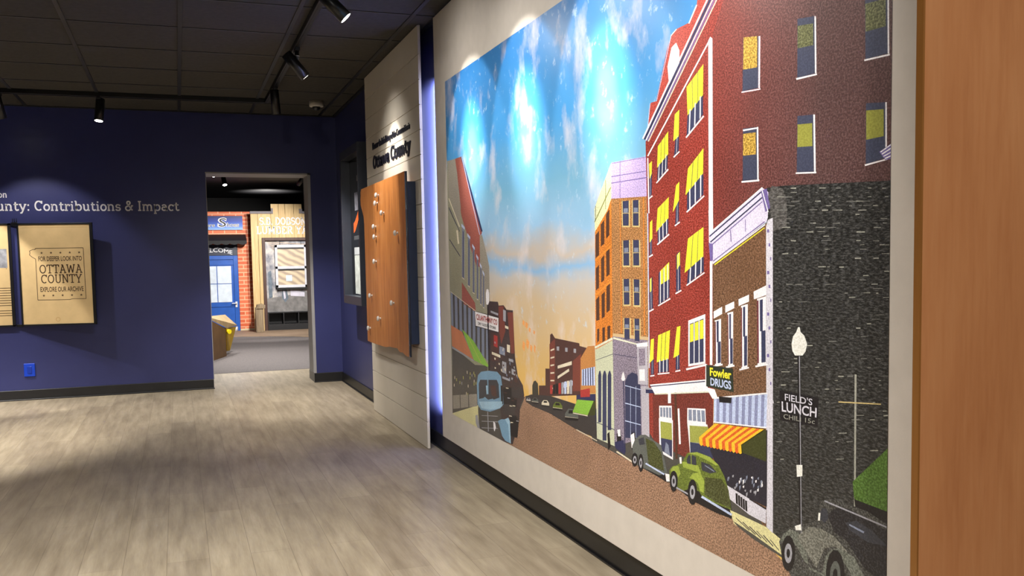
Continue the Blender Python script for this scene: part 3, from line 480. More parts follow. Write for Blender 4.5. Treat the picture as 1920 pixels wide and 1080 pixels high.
    'darkbrown': '''6:6482,1393 6511,1410 6508,1313 6480,1301; 4:6478,1255 6510,1270 6507,1166 6479,1156; 4:6478,1119 6509,1132 6506,1030 6476,1019; 6:6434,1356 6466,1373 6464,1283 6433,1271; 4:6433,1225 6462,1240 6460,1143 6432,1134; 4:6434,1087 6463,1100 6460,1003 6433,995; 4:6386,1317 6419,1334 6416,1240 6384,1228; 4:6385,1187 6415,1203 6412,1114 6384,1101; 4:6384,1066 6414,1083 6412,988 6383,983; 4:6391,950 6410,955 6408,908 6389,898; 4:6438,959 6460,964 6459,912 6436,902; 4:6482,967 6507,972 6506,915 6481,905; 16:6986,778 6991,556 7005,559 7000,780''',
    'stonelav': '''6:6526,932 6804,938 6809,598 6533,514; 13:6737,903 6784,908 6785,848 6738,842''',
    'stonegreen': '''8:6371,868 6526,918 6533,514 6376,516''',
    'red2': '''6:7227,1891 7340,2051 7549,2219 7966,2058 7966,1340 7503,1370 7223,1259''',
    'darkgreen': '''8:6237,648 6368,666 6366,606 6291,595; 24:7487,738 7496,735 7496,648 7375,651 7373,674''',
    'greycar': '''8:5664,572 5686,586 5728,591 5748,581 5747,573 5663,565; 8:6059,568 6095,594 6164,601 6197,584 6197,569 6058,554; 18:6679,540 6704,572 6744,594 6783,601 6829,594 6895,584 6916,541 6937,495 6879,476 6789,479 6697,479; 29:7808,422 7806,406 7801,392 7793,382 7784,379 7776,383 7771,394 7768,409 7770,426 7776,440 7784,450 7793,453 7801,448 7806,437''',
    'greencar': '''8:5923,584 5951,603 6004,608 6029,596 6029,584 5922,574; 27:6951,509 6969,526 7004,538 7042,561 7068,590 7128,605 7204,604 7254,588 7286,558 7308,520 7321,466 7237,464 7159,467 7139,481 7073,472 7035,457 7009,464 6954,465''',
    'olivespk': '''9:4779,597 4790,598 4789,581 4778,582; 9:4762,547 4772,548 4771,531 4761,532; 9:4554,560 4566,561 4564,543 4553,544; 9:4483,523 4495,525 4493,507 4482,508; 9:4635,472 4646,473 4644,456 4633,457; 10:4498,433 4510,435 4508,417 4497,418; 9:4688,574 4698,575 4697,558 4686,559; 9:4693,598 4704,599 4703,582 4692,583; 9:4797,556 4808,557 4806,540 4796,541; 10:4530,433 4541,435 4540,417 4528,418; 9:4413,532 4425,533 4424,515 4412,516; 9:4762,609 4773,610 4772,593 4761,594; 13:4657,803 4897,671 4905,673 4666,805''',
    'darkwin': '''6:6621,1433 6670,1432 6668,1342 6622,1344; 6:6701,1431 6745,1429 6744,1339 6701,1341; 6:6622,1290 6669,1291 6669,1199 6623,1199; 6:6700,1290 6745,1289 6746,1199 6700,1199; 6:6622,1150 6668,1151 6668,1058 6624,1056; 6:6702,1150 6746,1150 6745,1058 6704,1057; 7:6625,1007 6667,1009 6667,931 6625,929; 7:6705,1009 6743,1010 6743,930 6707,929; 9:6390,582 6395,768 6405,787 6415,791 6424,775 6418,587; 9:6428,517 6435,772 6447,792 6459,795 6470,780 6463,523; 9:6475,566 6481,778 6492,796 6502,800 6512,785 6506,571; 7:6624,562 6626,771 6648,798 6684,813 6720,810 6745,788 6750,580; 12:7080,1680 7171,1725 7171,1660 7073,1607; 9:7003,1610 7027,1619 7024,1569 6994,1554; 6:6884,1533 6954,1571 6950,1520 6879,1481; 8:6824,1506 6845,1517 6841,1441 6824,1432; 6:7074,1429 7171,1486 7171,1417 7073,1372; 6:7002,1392 7023,1412 7022,1344 6999,1331; 6:6879,1320 6954,1357 6953,1307 6881,1273; 6:6823,1286 6841,1296 6840,1241 6822,1233; 6:7077,1183 7171,1231 7171,1181 7071,1139; 6:7002,1233 7029,1246 7030,1122 7001,1111; 6:6885,1174 6959,1207 6958,1093 6883,1066; 6:6819,1151 6842,1160 6843,1053 6819,1044; 6:6878,875 6950,889 6950,844 6877,832; 6:6997,901 7021,910 7021,860 6996,854; 6:6826,867 6847,876 6846,824 6825,819; 7:7086,1012 7171,1034 7170,899 7084,883; 10:6892,609 6969,615 6968,557 6895,566; 10:7084,629 7222,644 7221,602 7086,589; 17:7243,1029 7255,1032 7255,967 7244,965; 18:7249,966 7266,970 7266,905 7249,901; 17:7312,1054 7321,1056 7321,982 7312,980; 18:7316,981 7330,984 7330,909 7317,906; 17:7383,1078 7394,1080 7394,994 7383,992; 18:7388,993 7404,997 7403,911 7388,907; 18:7465,1101 7479,1104 7479,1015 7466,1013; 19:7472,1014 7492,1018 7493,929 7473,925''',
    'orangebrick2': '''7:6385,1216 6528,1270 6519,1275 6375,1221; 5:6381,1080 6525,1139 6516,1143 6371,1084''',
    'stonelight': '''9:6372,873 6530,921 6522,928 6363,879; 10:6529,923 6733,915 6736,920 6533,930; 19:6851,753 7199,805 7199,809 6851,757''',
    'stonelight2': '''11:6723,917 6800,926 6802,780 6729,775; 12:6751,771 6809,776 6811,594 6756,581''',
    'redshop': '''6:6836,756 7217,811 7227,577 7073,572 6839,585''',
    'awngreen': '''10:6190,646 6350,662 6291,596 6139,586; 12:4553,836 4773,783 5030,671 5017,661 4776,675''',
    'awnorange': '''10:4328,845 4559,818 4765,676 4341,719''',
    'darkwin2': '''12:7385,1842 7459,1829 7457,1689 7381,1693; 7:7628,1834 7696,1824 7699,1682 7628,1683; 7:7875,1933 7948,1923 7953,1677 7881,1679; 7:7383,1588 7450,1583 7452,1438 7381,1440; 7:7629,1586 7693,1580 7697,1436 7627,1441; 7:7884,1577 7947,1569 7949,1443 7885,1435''',
    'truckblue': '''10:4818,548 4842,598 4898,623 5022,642 5170,652 5228,636 5248,581 5261,495 5209,467 5039,424 4883,411 4824,434; 12:5004,596 5004,505 5022,507 5022,598; 18:5166,393 5221,412 5285,422 5341,412 5363,311 5279,310 5230,326 5189,377''',
    'yellow': '''14:7075,1760 7174,1811 7171,1719 7080,1671; 14:7000,1686 7029,1697 7024,1613 6990,1602; 14:6887,1598 6957,1638 6956,1564 6880,1527; 9:6824,1546 6845,1554 6842,1511 6828,1495; 7:7080,1505 7172,1558 7169,1481 7064,1422; 7:7005,1458 7026,1468 7023,1409 6983,1372; 7:6882,1391 6957,1424 6954,1355 6870,1312; 7:6827,1347 6844,1355 6843,1291 6823,1277; 7:7078,1284 7170,1317 7169,1226 7056,1175; 7:7008,1233 7027,1243 7027,1201 7008,1185; 7:6896,1180 6957,1210 6956,1153 6895,1133; 7:6823,1151 6835,1157 6834,1112 6823,1106; 7:6879,961 6960,984 6949,886 6867,867; 7:7005,997 7028,1002 7017,906 6981,892; 9:6827,943 6849,948 6844,876 6814,858; 8:7088,1010 7108,1015 7108,958 7087,953; 8:7118,1017 7138,1023 7138,965 7117,960; 8:7147,1025 7167,1030 7167,971 7147,967; 22:7235,1199 7488,1301 7486,1303 7232,1202''',
    'blindgreen': '''9:6890,666 6967,672 6969,615 6892,609; 9:7082,683 7193,697 7198,643 7084,629''',
    'yellowbrown': '''14:7387,1842 7453,1830 7452,1746 7384,1753; 8:7384,1573 7445,1569 7446,1508 7383,1511''',
    'pinkwhite': '''13:7459,1829 7467,1828 7465,1686 7457,1689; 14:7377,1689 7468,1682 7467,1686 7375,1693''',
    'olivedim': '''8:7629,1816 7691,1807 7692,1753 7629,1759; 8:7879,1806 7945,1801 7946,1739 7881,1742''',
    'yellowdim': '''8:7630,1564 7689,1559 7690,1501 7629,1506; 8:7885,1560 7942,1554 7943,1493 7886,1492''',
    'brownbrick': '''14:7223,1211 7496,1315 7520,1340 7522,646 7505,460 7480,461 7225,703''',
    'darkglass': '''11:4853,553 4881,577 5162,609 5190,588 5198,521 5106,498 5014,516 4931,483 4853,467; 14:4948,494 5014,516 5100,503 5012,485; 19:6728,576 6768,590 6778,566 6736,555; 30:7064,568 7076,584 7104,590 7122,588 7124,561 7067,556; 30:7152,579 7204,580 7243,564 7204,552 7157,552; 26:7718,550 7739,576 7755,578 7761,554 7746,538; 26:7824,560 7863,575 7917,566 7966,544 7966,542 7904,533 7842,545''',
    'lavwhite': '''16:7201,1280 7205,1293 7477,1413 7504,1399 7502,1330 7497,1319 7224,1202''',
    'stonewall2': '''17:7504,1396 7516,1332 7523,1291 7587,1300 7586,1368 7568,1403 7521,1415''',
    'trucklight': '''13:4978,557 5010,561 5007,515 4988,510; 15:4853,453 5241,507 5240,483 5195,465 5040,434 4894,421; 19:5279,421 5331,437 5353,423 5363,311 5341,312 5329,400''',
    'stonespk2': '''16:7781,1389 7799,1388 7799,1385 7781,1386; 16:7919,1082 7943,1084 7943,1082 7919,1081; 16:7757,1008 7786,1011 7786,1008 7757,1005; 18:7580,1358 7608,1357 7608,1355 7580,1357; 16:7644,930 7675,934 7675,932 7644,929; 18:7544,1349 7563,1348 7563,1345 7544,1346; 18:7583,1323 7606,1323 7606,1320 7583,1321; 16:7911,1072 7938,1073 7938,1072 7911,1070; 16:7896,956 7909,958 7909,955 7896,954; 16:7748,1261 7759,1261 7759,1259 7748,1259; 16:7755,1369 7771,1368 7771,1365 7755,1367; 16:7685,1071 7703,1072 7703,1071 7685,1070; 16:7823,1099 7847,1100 7847,1099 7823,1098; 16:7874,1112 7885,1112 7885,1111 7874,1111; 16:7936,919 7944,920 7944,917 7936,916; 16:7740,1151 7760,1152 7760,1149 7740,1149; 16:7772,1303 7797,1303 7797,1299 7772,1301; 16:7683,1341 7711,1340 7711,1338 7683,1339; 16:7842,1352 7865,1351 7865,1349 7842,1350; 16:7610,892 7636,895 7636,892 7610,888; 17:7681,1307 7696,1307 7696,1304 7681,1305; 18:7564,1313 7596,1312 7596,1309 7564,1311; 16:7741,1239 7760,1239 7760,1237 7741,1237; 16:7542,714 7568,719 7568,716 7542,711; 17:7749,1261 7763,1261 7763,1259 7749,1259; 16:7952,839 7966,841 7966,840 7952,838; 16:7884,1370 7898,1369 7898,1368 7884,1369; 16:7874,975 7894,977 7894,975 7874,973; 19:7558,1348 7586,1347 7586,1343 7558,1345; 16:7843,822 7871,827 7871,824 7843,820; 16:7774,767 7785,769 7785,767 7774,765; 16:7924,980 7938,981 7938,979 7924,978; 16:7656,1331 7670,1331 7670,1329 7656,1329; 16:7878,1340 7905,1338 7905,1337 7878,1338; 16:7868,1237 7890,1237 7890,1234 7868,1235; 16:7737,1173 7759,1174 7759,1171 7737,1171; 16:7690,786 7710,790 7710,788 7690,784; 16:7695,1139 7719,1140 7719,1138 7695,1138; 17:7934,1083 7949,1084 7949,1083 7934,1082; 17:7756,1151 7782,1152 7782,1150 7756,1150; 16:7770,1357 7783,1357 7783,1354 7770,1354; 16:7829,1343 7840,1343 7840,1339 7829,1340; 16:7704,1384 7713,1383 7713,1381 7704,1382; 16:7905,1328 7913,1328 7913,1326 7905,1327; 16:7546,1016 7558,1018 7558,1015 7546,1015; 17:7766,1358 7777,1357 7777,1354 7766,1355; 16:7642,1103 7671,1105 7671,1103 7642,1101; 16:7864,1341 7873,1340 7873,1338 7864,1339; 16:7912,1256 7932,1256 7932,1253 7912,1254; 16:7594,925 7614,928 7614,926 7594,923; 18:7877,1350 7901,1349 7901,1347 7877,1349; 16:7927,1144 7946,1145 7946,1143 7927,1143; 17:7820,1354 7844,1353 7844,1350 7820,1352; 16:7789,1367 7799,1366 7799,1365 7789,1365; 17:7913,1144 7940,1145 7940,1143 7913,1142; 16:7815,1131 7827,1132 7827,1129 7815,1128; 16:7941,940 7966,943 7966,942 7941,939; 16:7745,1184 7753,1185 7753,1182 7745,1182; 17:7749,1293 7773,1293 7773,1290 7749,1291; 16:7607,1044 7620,1045 7620,1042 7607,1042; 16:7874,1028 7890,1029 7890,1027 7874,1026; 20:7573,1382 7608,1380 7608,1377 7573,1379; 16:7590,1102 7601,1102 7601,1100 7590,1100; 16:7827,928 7847,930 7847,927 7827,925; 17:7606,1368 7637,1367 7637,1364 7606,1366; 16:7868,1164 7888,1164 7888,1162 7868,1162; 16:7908,1297 7926,1297 7926,1295 7908,1296; 17:7616,1044 7643,1046 7643,1044 7616,1042; 16:7827,765 7835,767 7835,764 7827,762; 17:7737,1184 7751,1185 7751,1183 7737,1183; 16:7551,740 7573,744 7573,741 7551,737; 16:7542,1088 7553,1089 7553,1087 7542,1086; 16:7748,852 7761,854 7761,851 7748,849; 16:7872,805 7884,807 7884,805 7872,803; 16:7632,1010 7666,1013 7666,1012 7632,1009; 16:7850,747 7860,750 7860,748 7850,746; 17:7623,1149 7654,1150 7654,1147 7623,1146; 17:7825,764 7848,769 7848,767 7825,763; 16:7642,1184 7655,1184 7655,1182 7642,1182; 16:7584,1183 7595,1184 7595,1182 7584,1182; 17:7586,1148 7612,1149 7612,1147 7586,1146; 17:7806,783 7821,786 7821,784 7806,782; 17:7768,1336 7796,1335 7796,1332 7768,1334; 18:7727,1261 7750,1261 7750,1259 7727,1259; 19:7599,1357 7619,1356 7619,1353 7599,1354; 20:7572,1347 7589,1347 7589,1344 7572,1345; 16:7825,1364 7842,1363 7842,1361 7825,1363''',
    'stonespk': '''16:7907,832 7923,835 7923,833 7907,830; 16:7947,1124 7966,1125 7966,1124 7947,1123; 16:7618,951 7632,953 7632,950 7618,949; 16:7671,990 7695,993 7695,990 7671,988; 16:7704,936 7722,939 7722,937 7704,935; 16:7794,924 7814,926 7814,923 7794,921; 16:7949,859 7961,861 7961,859 7949,857; 16:7602,1391 7628,1390 7628,1388 7602,1390; 18:7566,1301 7601,1300 7601,1297 7566,1299; 16:7861,1330 7889,1329 7889,1327 7861,1328; 18:7570,1382 7580,1382 7580,1380 7570,1381; 16:7668,1285 7696,1285 7696,1282 7668,1283; 16:7935,929 7942,930 7942,928 7935,927; 16:7949,1355 7960,1355 7960,1353 7949,1354; 16:7617,1230 7631,1230 7631,1228 7617,1228; 16:7566,1230 7593,1231 7593,1228 7566,1228; 16:7560,668 7575,672 7575,669 7560,666; 16:7775,1335 7805,1334 7805,1331 7775,1333; 16:7785,757 7797,760 7797,758 7785,756; 16:7684,1307 7706,1307 7706,1304 7684,1305; 16:7911,1338 7927,1337 7927,1335 7911,1336; 16:7635,1149 7644,1150 7644,1147 7635,1147; 16:7852,1321 7865,1320 7866,1318 7852,1318; 16:7564,910 7600,914 7600,912 7564,908; 16:7880,1174 7898,1175 7898,1173 7880,1172; 16:7882,1133 7904,1134 7904,1132 7882,1132; 16:7952,849 7966,852 7966,849 7952,846; 16:7869,1247 7883,1247 7883,1246 7869,1246; 16:7940,1376 7952,1375 7952,1373 7940,1374; 16:7718,1394 7743,1392 7743,1390 7718,1392; 16:7729,1338 7752,1337 7752,1334 7729,1335; 16:7731,1294 7742,1294 7742,1292 7731,1292; 17:7853,1352 7881,1350 7881,1349 7853,1350; 16:7894,1380 7905,1379 7905,1377 7894,1378; 16:7861,835 7886,839 7886,838 7861,834; 16:7602,1403 7625,1402 7625,1398 7602,1400; 16:7715,1195 7745,1196 7745,1193 7715,1193; 16:7795,1195 7812,1195 7812,1192 7795,1192; 16:7735,1272 7756,1272 7757,1270 7735,1270; 16:7584,1148 7597,1149 7597,1147 7584,1147; 16:7909,758 7935,764 7935,761 7909,756; 16:7924,1134 7931,1134 7931,1132 7924,1131; 16:7914,1287 7927,1287 7927,1285 7914,1285; 16:7951,1245 7965,1245 7965,1244 7951,1244; 16:7751,1195 7760,1195 7760,1193 7751,1193; 16:7941,1225 7966,1225 7966,1224 7941,1224; 16:7785,890 7802,892 7802,891 7785,888; 16:7545,824 7560,826 7560,824 7545,822; 16:7916,875 7924,876 7924,874 7916,873; 16:7949,1185 7966,1185 7966,1183 7949,1183; 16:7588,1031 7605,1032 7605,1030 7588,1029; 16:7745,1348 7764,1347 7764,1345 7745,1346; 16:7756,1293 7782,1292 7782,1291 7756,1292; 16:7605,1368 7638,1366 7638,1364 7605,1366; 19:7544,1384 7573,1382 7573,1380 7544,1382; 16:7553,1100 7566,1101 7566,1098 7553,1098; 16:7781,911 7792,913 7792,911 7781,910; 16:7562,874 7584,877 7584,874 7562,871; 17:7934,1246 7950,1246 7950,1244 7934,1244; 17:7921,1286 7937,1286 7937,1284 7921,1285; 16:7914,1215 7931,1216 7931,1213 7914,1213; 16:7936,1306 7957,1305 7957,1304 7936,1305; 16:7713,1284 7740,1283 7740,1282 7713,1283; 16:7789,714 7816,719 7816,718 7789,712; 16:7716,949 7729,951 7729,949 7716,948; 16:7620,940 7636,942 7636,939 7620,937; 16:7604,1265 7625,1264 7625,1261 7604,1262; 17:7741,1239 7752,1239 7752,1237 7741,1238; 16:7850,1216 7872,1216 7872,1213 7851,1213; 16:7702,1362 7724,1361 7724,1358 7702,1360; 16:7944,1296 7956,1295 7956,1294 7944,1294; 16:7857,1048 7872,1049 7872,1046 7857,1045; 16:7893,1359 7905,1359 7905,1357 7893,1358; 16:7856,1279 7885,1278 7885,1275 7856,1276; 16:7831,1121 7853,1122 7853,1120 7831,1119; 16:7879,902 7887,903 7887,901 7879,900; 16:7577,828 7608,833 7609,830 7577,825; 16:7855,1258 7870,1258 7870,1256 7855,1256; 16:7705,1295 7729,1295 7729,1293 7705,1294; 16:7797,781 7826,787 7826,784 7797,779; 16:7679,808 7701,811 7701,808 7679,805; 16:7908,1154 7929,1155 7929,1153 7908,1152; 16:7894,1060 7908,1062 7908,1059 7894,1058; 16:7744,885 7760,887 7760,885 7744,883; 17:7853,934 7854,598 7860,599 7860,934''',
    'white2': '''18:7494,1305 7503,1323 7525,1328 7527,451 7497,461; 19:7489,821 7528,826 7530,818 7493,813; 25:7297,536 7415,522 7496,510 7494,470 7415,475 7313,497''',
    'maroon': '''17:7233,1027 7239,1028 7240,899 7234,898; 17:7302,1052 7307,1053 7309,904 7305,903; 17:7373,1075 7378,1077 7379,904 7375,903; 18:7452,1099 7459,1100 7461,923 7454,921''',
    'navyshop': '''22:7204,627 7501,739 7499,519 7415,522 7302,537 7259,564''',
    'signgreen': '''25:7184,890 7330,894 7335,824 7184,823''',
    'stonelav2': '''23:7243,794 7260,797 7257,720 7240,719; 23:7278,801 7295,804 7292,724 7275,722; 23:7312,807 7329,810 7326,727 7309,726; 23:7346,813 7362,816 7359,730 7342,729; 23:7379,819 7395,822 7391,734 7375,732; 23:7411,825 7427,828 7423,737 7407,735; 23:7442,831 7458,834 7453,740 7438,738; 22:7473,837 7488,840 7484,743 7469,741''',
    'awnyellow': '''26:7233,714 7254,716 7160,656 7141,655; 27:7141,655 7160,656 7163,634 7153,629 7144,633; 30:7275,718 7295,720 7198,659 7179,658; 31:7179,658 7198,659 7201,637 7192,632 7182,636; 34:7316,722 7336,723 7235,662 7217,661; 35:7217,661 7235,662 7238,639 7229,635 7220,638; 38:7356,725 7375,727 7272,665 7254,664; 39:7254,664 7272,665 7274,642 7265,637 7256,641; 42:7394,729 7413,731 7307,668 7289,667; 43:7289,667 7307,668 7310,644 7301,640 7292,643; 46:7432,733 7451,734 7342,671 7324,670; 47:7324,670 7342,671 7344,647 7336,642 7327,646; 50:7469,736 7487,738 7375,674 7359,673; 51:7359,673 7375,674 7378,649 7370,645 7361,648''',
    'awnorange2': '''28:7254,716 7275,718 7179,658 7160,656; 29:7160,656 7179,658 7182,636 7173,631 7163,634; 32:7295,720 7316,722 7217,661 7198,659; 33:7198,659 7217,661 7220,638 7210,633 7201,637; 36:7336,723 7356,725 7254,664 7235,662; 37:7235,662 7254,664 7256,641 7247,636 7238,639; 40:7375,727 7394,729 7289,667 7272,665; 41:7272,665 7289,667 7292,643 7283,639 7274,642; 44:7413,731 7432,733 7324,670 7307,668; 45:7307,668 7324,670 7327,646 7318,641 7310,644; 48:7451,734 7469,736 7359,673 7342,671; 49:7342,671 7359,673 7361,648 7353,643 7344,647''',
    'awngreen2': '''19:7849,669 7966,773 7966,624 7923,625 7855,627''',
    'greencardark': '''19:6783,589 6844,586 6895,559 6915,498 6804,497; 28:7175,534 7270,548 7308,520 7318,471 7237,470 7174,477''',
    'darkcar': '''24:7556,436 7569,459 7599,487 7633,495 7675,518 7715,536 7724,570 7731,592 7764,606 7805,610 7903,608 7966,594 7966,423 7651,315 7600,364 7569,396''',
    'lampwhite': '''19:7608,989 7615,1010 7628,1022 7635,1035 7642,1036 7646,1023 7661,1015 7673,994 7667,974 7655,962 7623,959 7612,970; 26:7625,498 7650,510 7654,494 7629,488; 26:7631,666 7656,671 7656,641 7633,634; 27:7722,559 7720,538 7728,540 7730,561''',
    'greencarlight': '''28:6958,510 6978,528 7010,536 7025,514 7010,498 6981,505; 28:7079,510 7104,531 7146,543 7171,520 7166,481 7145,483 7134,505 7104,512; 29:7036,553 7051,559 7134,563 7152,541 7134,541 7042,538; 28:7068,590 7128,605 7204,604 7254,588 7237,584 7181,591 7122,594; 31:7090,590 7091,554 7095,555 7094,590''',
    'carshade': '''25:7757,563 7787,588 7834,598 7897,589 7966,579 7966,450 7892,466 7828,516 7784,524''',
    'carfender': '''26:7560,437 7575,462 7604,484 7638,484 7671,456 7683,411 7667,412 7638,441 7599,462 7582,446; 26:7739,408 7750,450 7773,478 7806,490 7857,482 7892,447 7892,398 7865,388 7843,441 7806,467 7777,463 7758,429 7755,382; 27:7682,398 7745,398 7749,404 7685,404''',
    'carhood': '''27:7634,472 7683,512 7730,520 7784,514 7835,488 7784,488 7746,472 7715,411 7683,433''',
}
SIGNS = {'store': ((-4813, 949), (-5208, 933), (-5204, 861), (-4821, 870)), 'drugs': ((-7184, 890), (-7330, 894), (-7335, 824), (-7184, 823)), 'lunch': ((-7555, 858), (-7720, 859), (-7717, 783), (-7559, 775)), }

# ------------------------------------------------------------------ materials
navy_wall = paint('navy_wall_paint', (50, 54, 100), .36, vary=.06, scale=3, spec=.4, bmp=.04)
black_vinyl = paint('black_vinyl', (22, 22, 24), .38, vary=.2, scale=6)
black_metal = paint('black_metal', (9, 9, 11), .35, spec=.5)
track_black = paint('track_black', (6, 6, 7), .45)
chrome = paint('chrome', (190, 190, 195), .2, metal=1)
jamb_grey = paint('jamb_grey', (150, 148, 148), .5, vary=.05)
white_board = paint('white_board_paint', (206, 198, 184), .45, vary=.03, scale=5, spec=.4)
canvas_white = paint('canvas_border', (206, 198, 188), .5, vary=.04, scale=14, spec=.3, bmp=.15)
navy_board = paint('navy_board', (20, 36, 66), .45)
dark_ink = paint('dark_ink', (12, 14, 34), .5)
white_vinyl = paint('white_vinyl', (226, 226, 232), .5, vary=.02)
ceiling_tile = paint('black_ceiling_tile', (70, 68, 64), .85, vary=.12, scale=30, spec=.1, bmp=.3)
ceiling_tee = paint('black_ceiling_tee', (26, 26, 30), .5)
soffit_black = paint('soffit_black', (26, 26, 30), .6)
sheet_tan = paint('parchment_sheet', (208, 180, 132), .4, vary=.1, scale=5)
sheet_ink = paint('parchment_ink', (62, 42, 24), .5)
frame_black = paint('frame_black', (14, 14, 18), .4)
outlet_blue = paint('outlet_blue', (10, 62, 190), .35)
maple = wood('maple_veneer', (184, 118, 70), (206, 140, 88), (216, 156, 104), (5, 5, .7), .42)
maple_edge = wood('maple_edging', (132, 84, 34), (150, 98, 42), (160, 108, 50), (9, 9, 1.2), .45)
cherry = wood('cherry_board', (172, 102, 50), (210, 134, 68), (226, 160, 96), (12, 12, 1.4), .38)
pine = wood('pine_plank', (186, 150, 100), (206, 178, 128), (222, 200, 152), (16, 16, 1.2), .6)
old_wood = wood('weathered_post_wood', (98, 82, 66), (140, 122, 98), (168, 152, 124), (16, 16, 1.2), .7)
brown_trim = wood('brown_trim_wood', (58, 38, 34), (80, 56, 50), (92, 66, 58), (16, 16, 1.2), .55)
board_brown = paint('bin_brown', (104, 76, 46), .6, vary=.2, scale=5)
bin_yellow = paint('bin_yellow', (222, 178, 16), .4)
door_blue = paint('door_blue_paint', (34, 88, 178), .35)
pane_white = paint('frosted_pane', (214, 226, 240), .3)
lens = glow('lamp_lens', (1, .97, .92), 14)
glass = paint('dark_screen_glass', (8, 9, 14), .08, spec=.6)

# floor: greige oak planks running towards the back wall
floor_mat, nt, b = nodes_of('greige_oak_planks')
v = coords(nt, (1, 1, 1), (0, 0, R(90)))
br = N(nt, 'ShaderNodeTexBrick', offset=.37, offset_frequency=2, squash=1)
nt.links.new(v, br.inputs['Vector'])
br.inputs['Color1'].default_value = (0, 0, 0, 1)
br.inputs['Color2'].default_value = (1, 1, 1, 1)
br.inputs['Mortar'].default_value = (.5, .5, .5, 1)
br.inputs['Scale'].default_value = 1
br.inputs['Mortar Size'].default_value = .0012
br.inputs['Mortar Smooth'].default_value = .2
br.inputs['Brick Width'].default_value = 1.22
br.inputs['Row Height'].default_value = .168
grain = noise(nt, coords(nt, (11, 1.1, 1)), 2.0, 6, .55)
fine = noise(nt, coords(nt, (70, 4, 1)), 2.5, 4)
c = ramp(nt, grain, [(.25, lin((132, 120, 102))), (.5, lin((158, 146, 126))), (.75, lin((178, 166, 146)))])
c = mixc(nt, .15, c, ramp(nt, fine, [(.3, lin((126, 112, 94))), (.7, lin((186, 174, 152)))]))
blot = noise(nt, coords(nt, (3.2, .9, 1)), 1.3, 4)
c = mixc(nt, 1.0, c, ramp(nt, blot, [(.3, (.82, .81, .80, 1)), (.7, (1.08, 1.08, 1.07, 1))]), 'MULTIPLY')
c = mixc(nt, 1.0, c, ramp(nt, br.outputs['Color'], [(0, (.86, .85, .84, 1)), (1, (1.04, 1.04, 1.02, 1))]), 'MULTIPLY')
c = mixc(nt, ramp(nt, br.outputs['Fac'], [(.2, (0, 0, 0, 1)), (1, (.5, .5, .5, 1))]), c, lin((70, 58, 46)))
nt.links.new(c, b.inputs['Base Color'])
b.inputs['Roughness'].default_value = .42
b.inputs['Specular IOR Level'].default_value = .35
bump(nt, b, br.outputs['Fac'], -.25, .002)

carpet, nt, b = nodes_of('grey_carpet')
v = coords(nt)
c = ramp(nt, noise(nt, v, 160, 2), [(.35, lin((74, 70, 72))), (.65, lin((116, 110, 110)))])
nt.links.new(c, b.inputs['Base Color'])
b.inputs['Roughness'].default_value = .9
bump(nt, b, noise(nt, v, 200, 2), .5, .004)


def brick_mat(name, c1, c2, mortar, w, h, rot, shade=None):
    m, nt, b = nodes_of(name)
    br = N(nt, 'ShaderNodeTexBrick')
    nt.links.new(coords(nt, (1, 1, 1), rot), br.inputs['Vector'])
    br.inputs['Color1'].default_value = lin(c1)
    br.inputs['Color2'].default_value = lin(c2)
    br.inputs['Mortar'].default_value = lin(mortar)
    br.inputs['Scale'].default_value = 1
    br.inputs['Mortar Size'].default_value = .009
    br.inputs['Brick Width'].default_value = w
    br.inputs['Row Height'].default_value = h
    br.inputs['Bias'].default_value = -.3
    nt.links.new(br.outputs['Color'], b.inputs['Base Color'])
    b.inputs['Roughness'].default_value = .6
    return m


store_brick = brick_mat('printed_orange_brick', (226, 118, 78), (196, 76, 30), (240, 176, 140), .21, .073, (R(90), 0, 0))

# ------------------------------------------------------------------ the room
m = MB()
m.box(-6.5, 0.0, -13, 1.31, -.1, 0)
struct(m.build('floor', floor_mat))
m = MB()
m.box(-6.5, 2.2, 1.31, 6.9, -.1, .002)
struct(m.build('floor_carpet', carpet))
m2 = MB()
P = [(-6.5, 7.0), (-.62, 6.86), (-.1, 6.62), (.2, 6.4), (.5, 6.05), (2.2, 5.7), (2.2, 12.0), (-6.5, 12.0)]
m2.prism(P, lambda x, y: (x, y, -.1), lambda x, y: (x, y, .006))
struct(m2.build('floor_boardwalk', wood('boardwalk_planks', (104, 84, 70), (150, 128, 108), (172, 152, 128), (1.2, 14, 14), .6)))

m = MB()
outl = [(-6.5, 0), (-1.292, 0), (-1.292, 2.149), (-.284, 2.149), (-.284, 0), (.15, 0), (.15, 2.74), (-6.5, 2.74)]
m.prism(outl, lambda x, z: (x, 0, z), lambda x, z: (x, .40, z))
struct(m.build('wall_back', navy_wall))
m = MB()
m.box(0, .15, -13, 0, 0, 2.74)
struct(m.build('wall_right', navy_wall))
m = MB()
m.box(-6.65, -6.5, -13, 12, 0, 2.74)
struct(m.build('wall_left', navy_wall))
m = MB()
m.box(-6.65, .15, -13.15, -13, 0, 2.74)
struct(m.build('wall_front', navy_wall))
m = MB()
m.box(-6.5, 0.15, -13, 0, 2.74, 2.80)
struct(m.build('ceiling', ceiling_tile))
# ceiling grid
m = MB()
for x in (-6.18, -5.51, -4.845, -4.18, -3.512, -2.845, -2.178, -1.511, -.843, -.165):
    m.box(x - .013, x + .013, -13, 0, 2.734, 2.7405)
for k in range(19):
    y = -.62 - .682 * k
    m.box(-6.5, 0, y - .008, y + .008, 2.7365, 2.7402)
m.box(-.03, 0, -13, 0, 2.728, 2.7403)
m.box(-6.5, 0, -.025, 0, 2.730, 2.7403)
struct(m.build('trim_1', ceiling_tee))
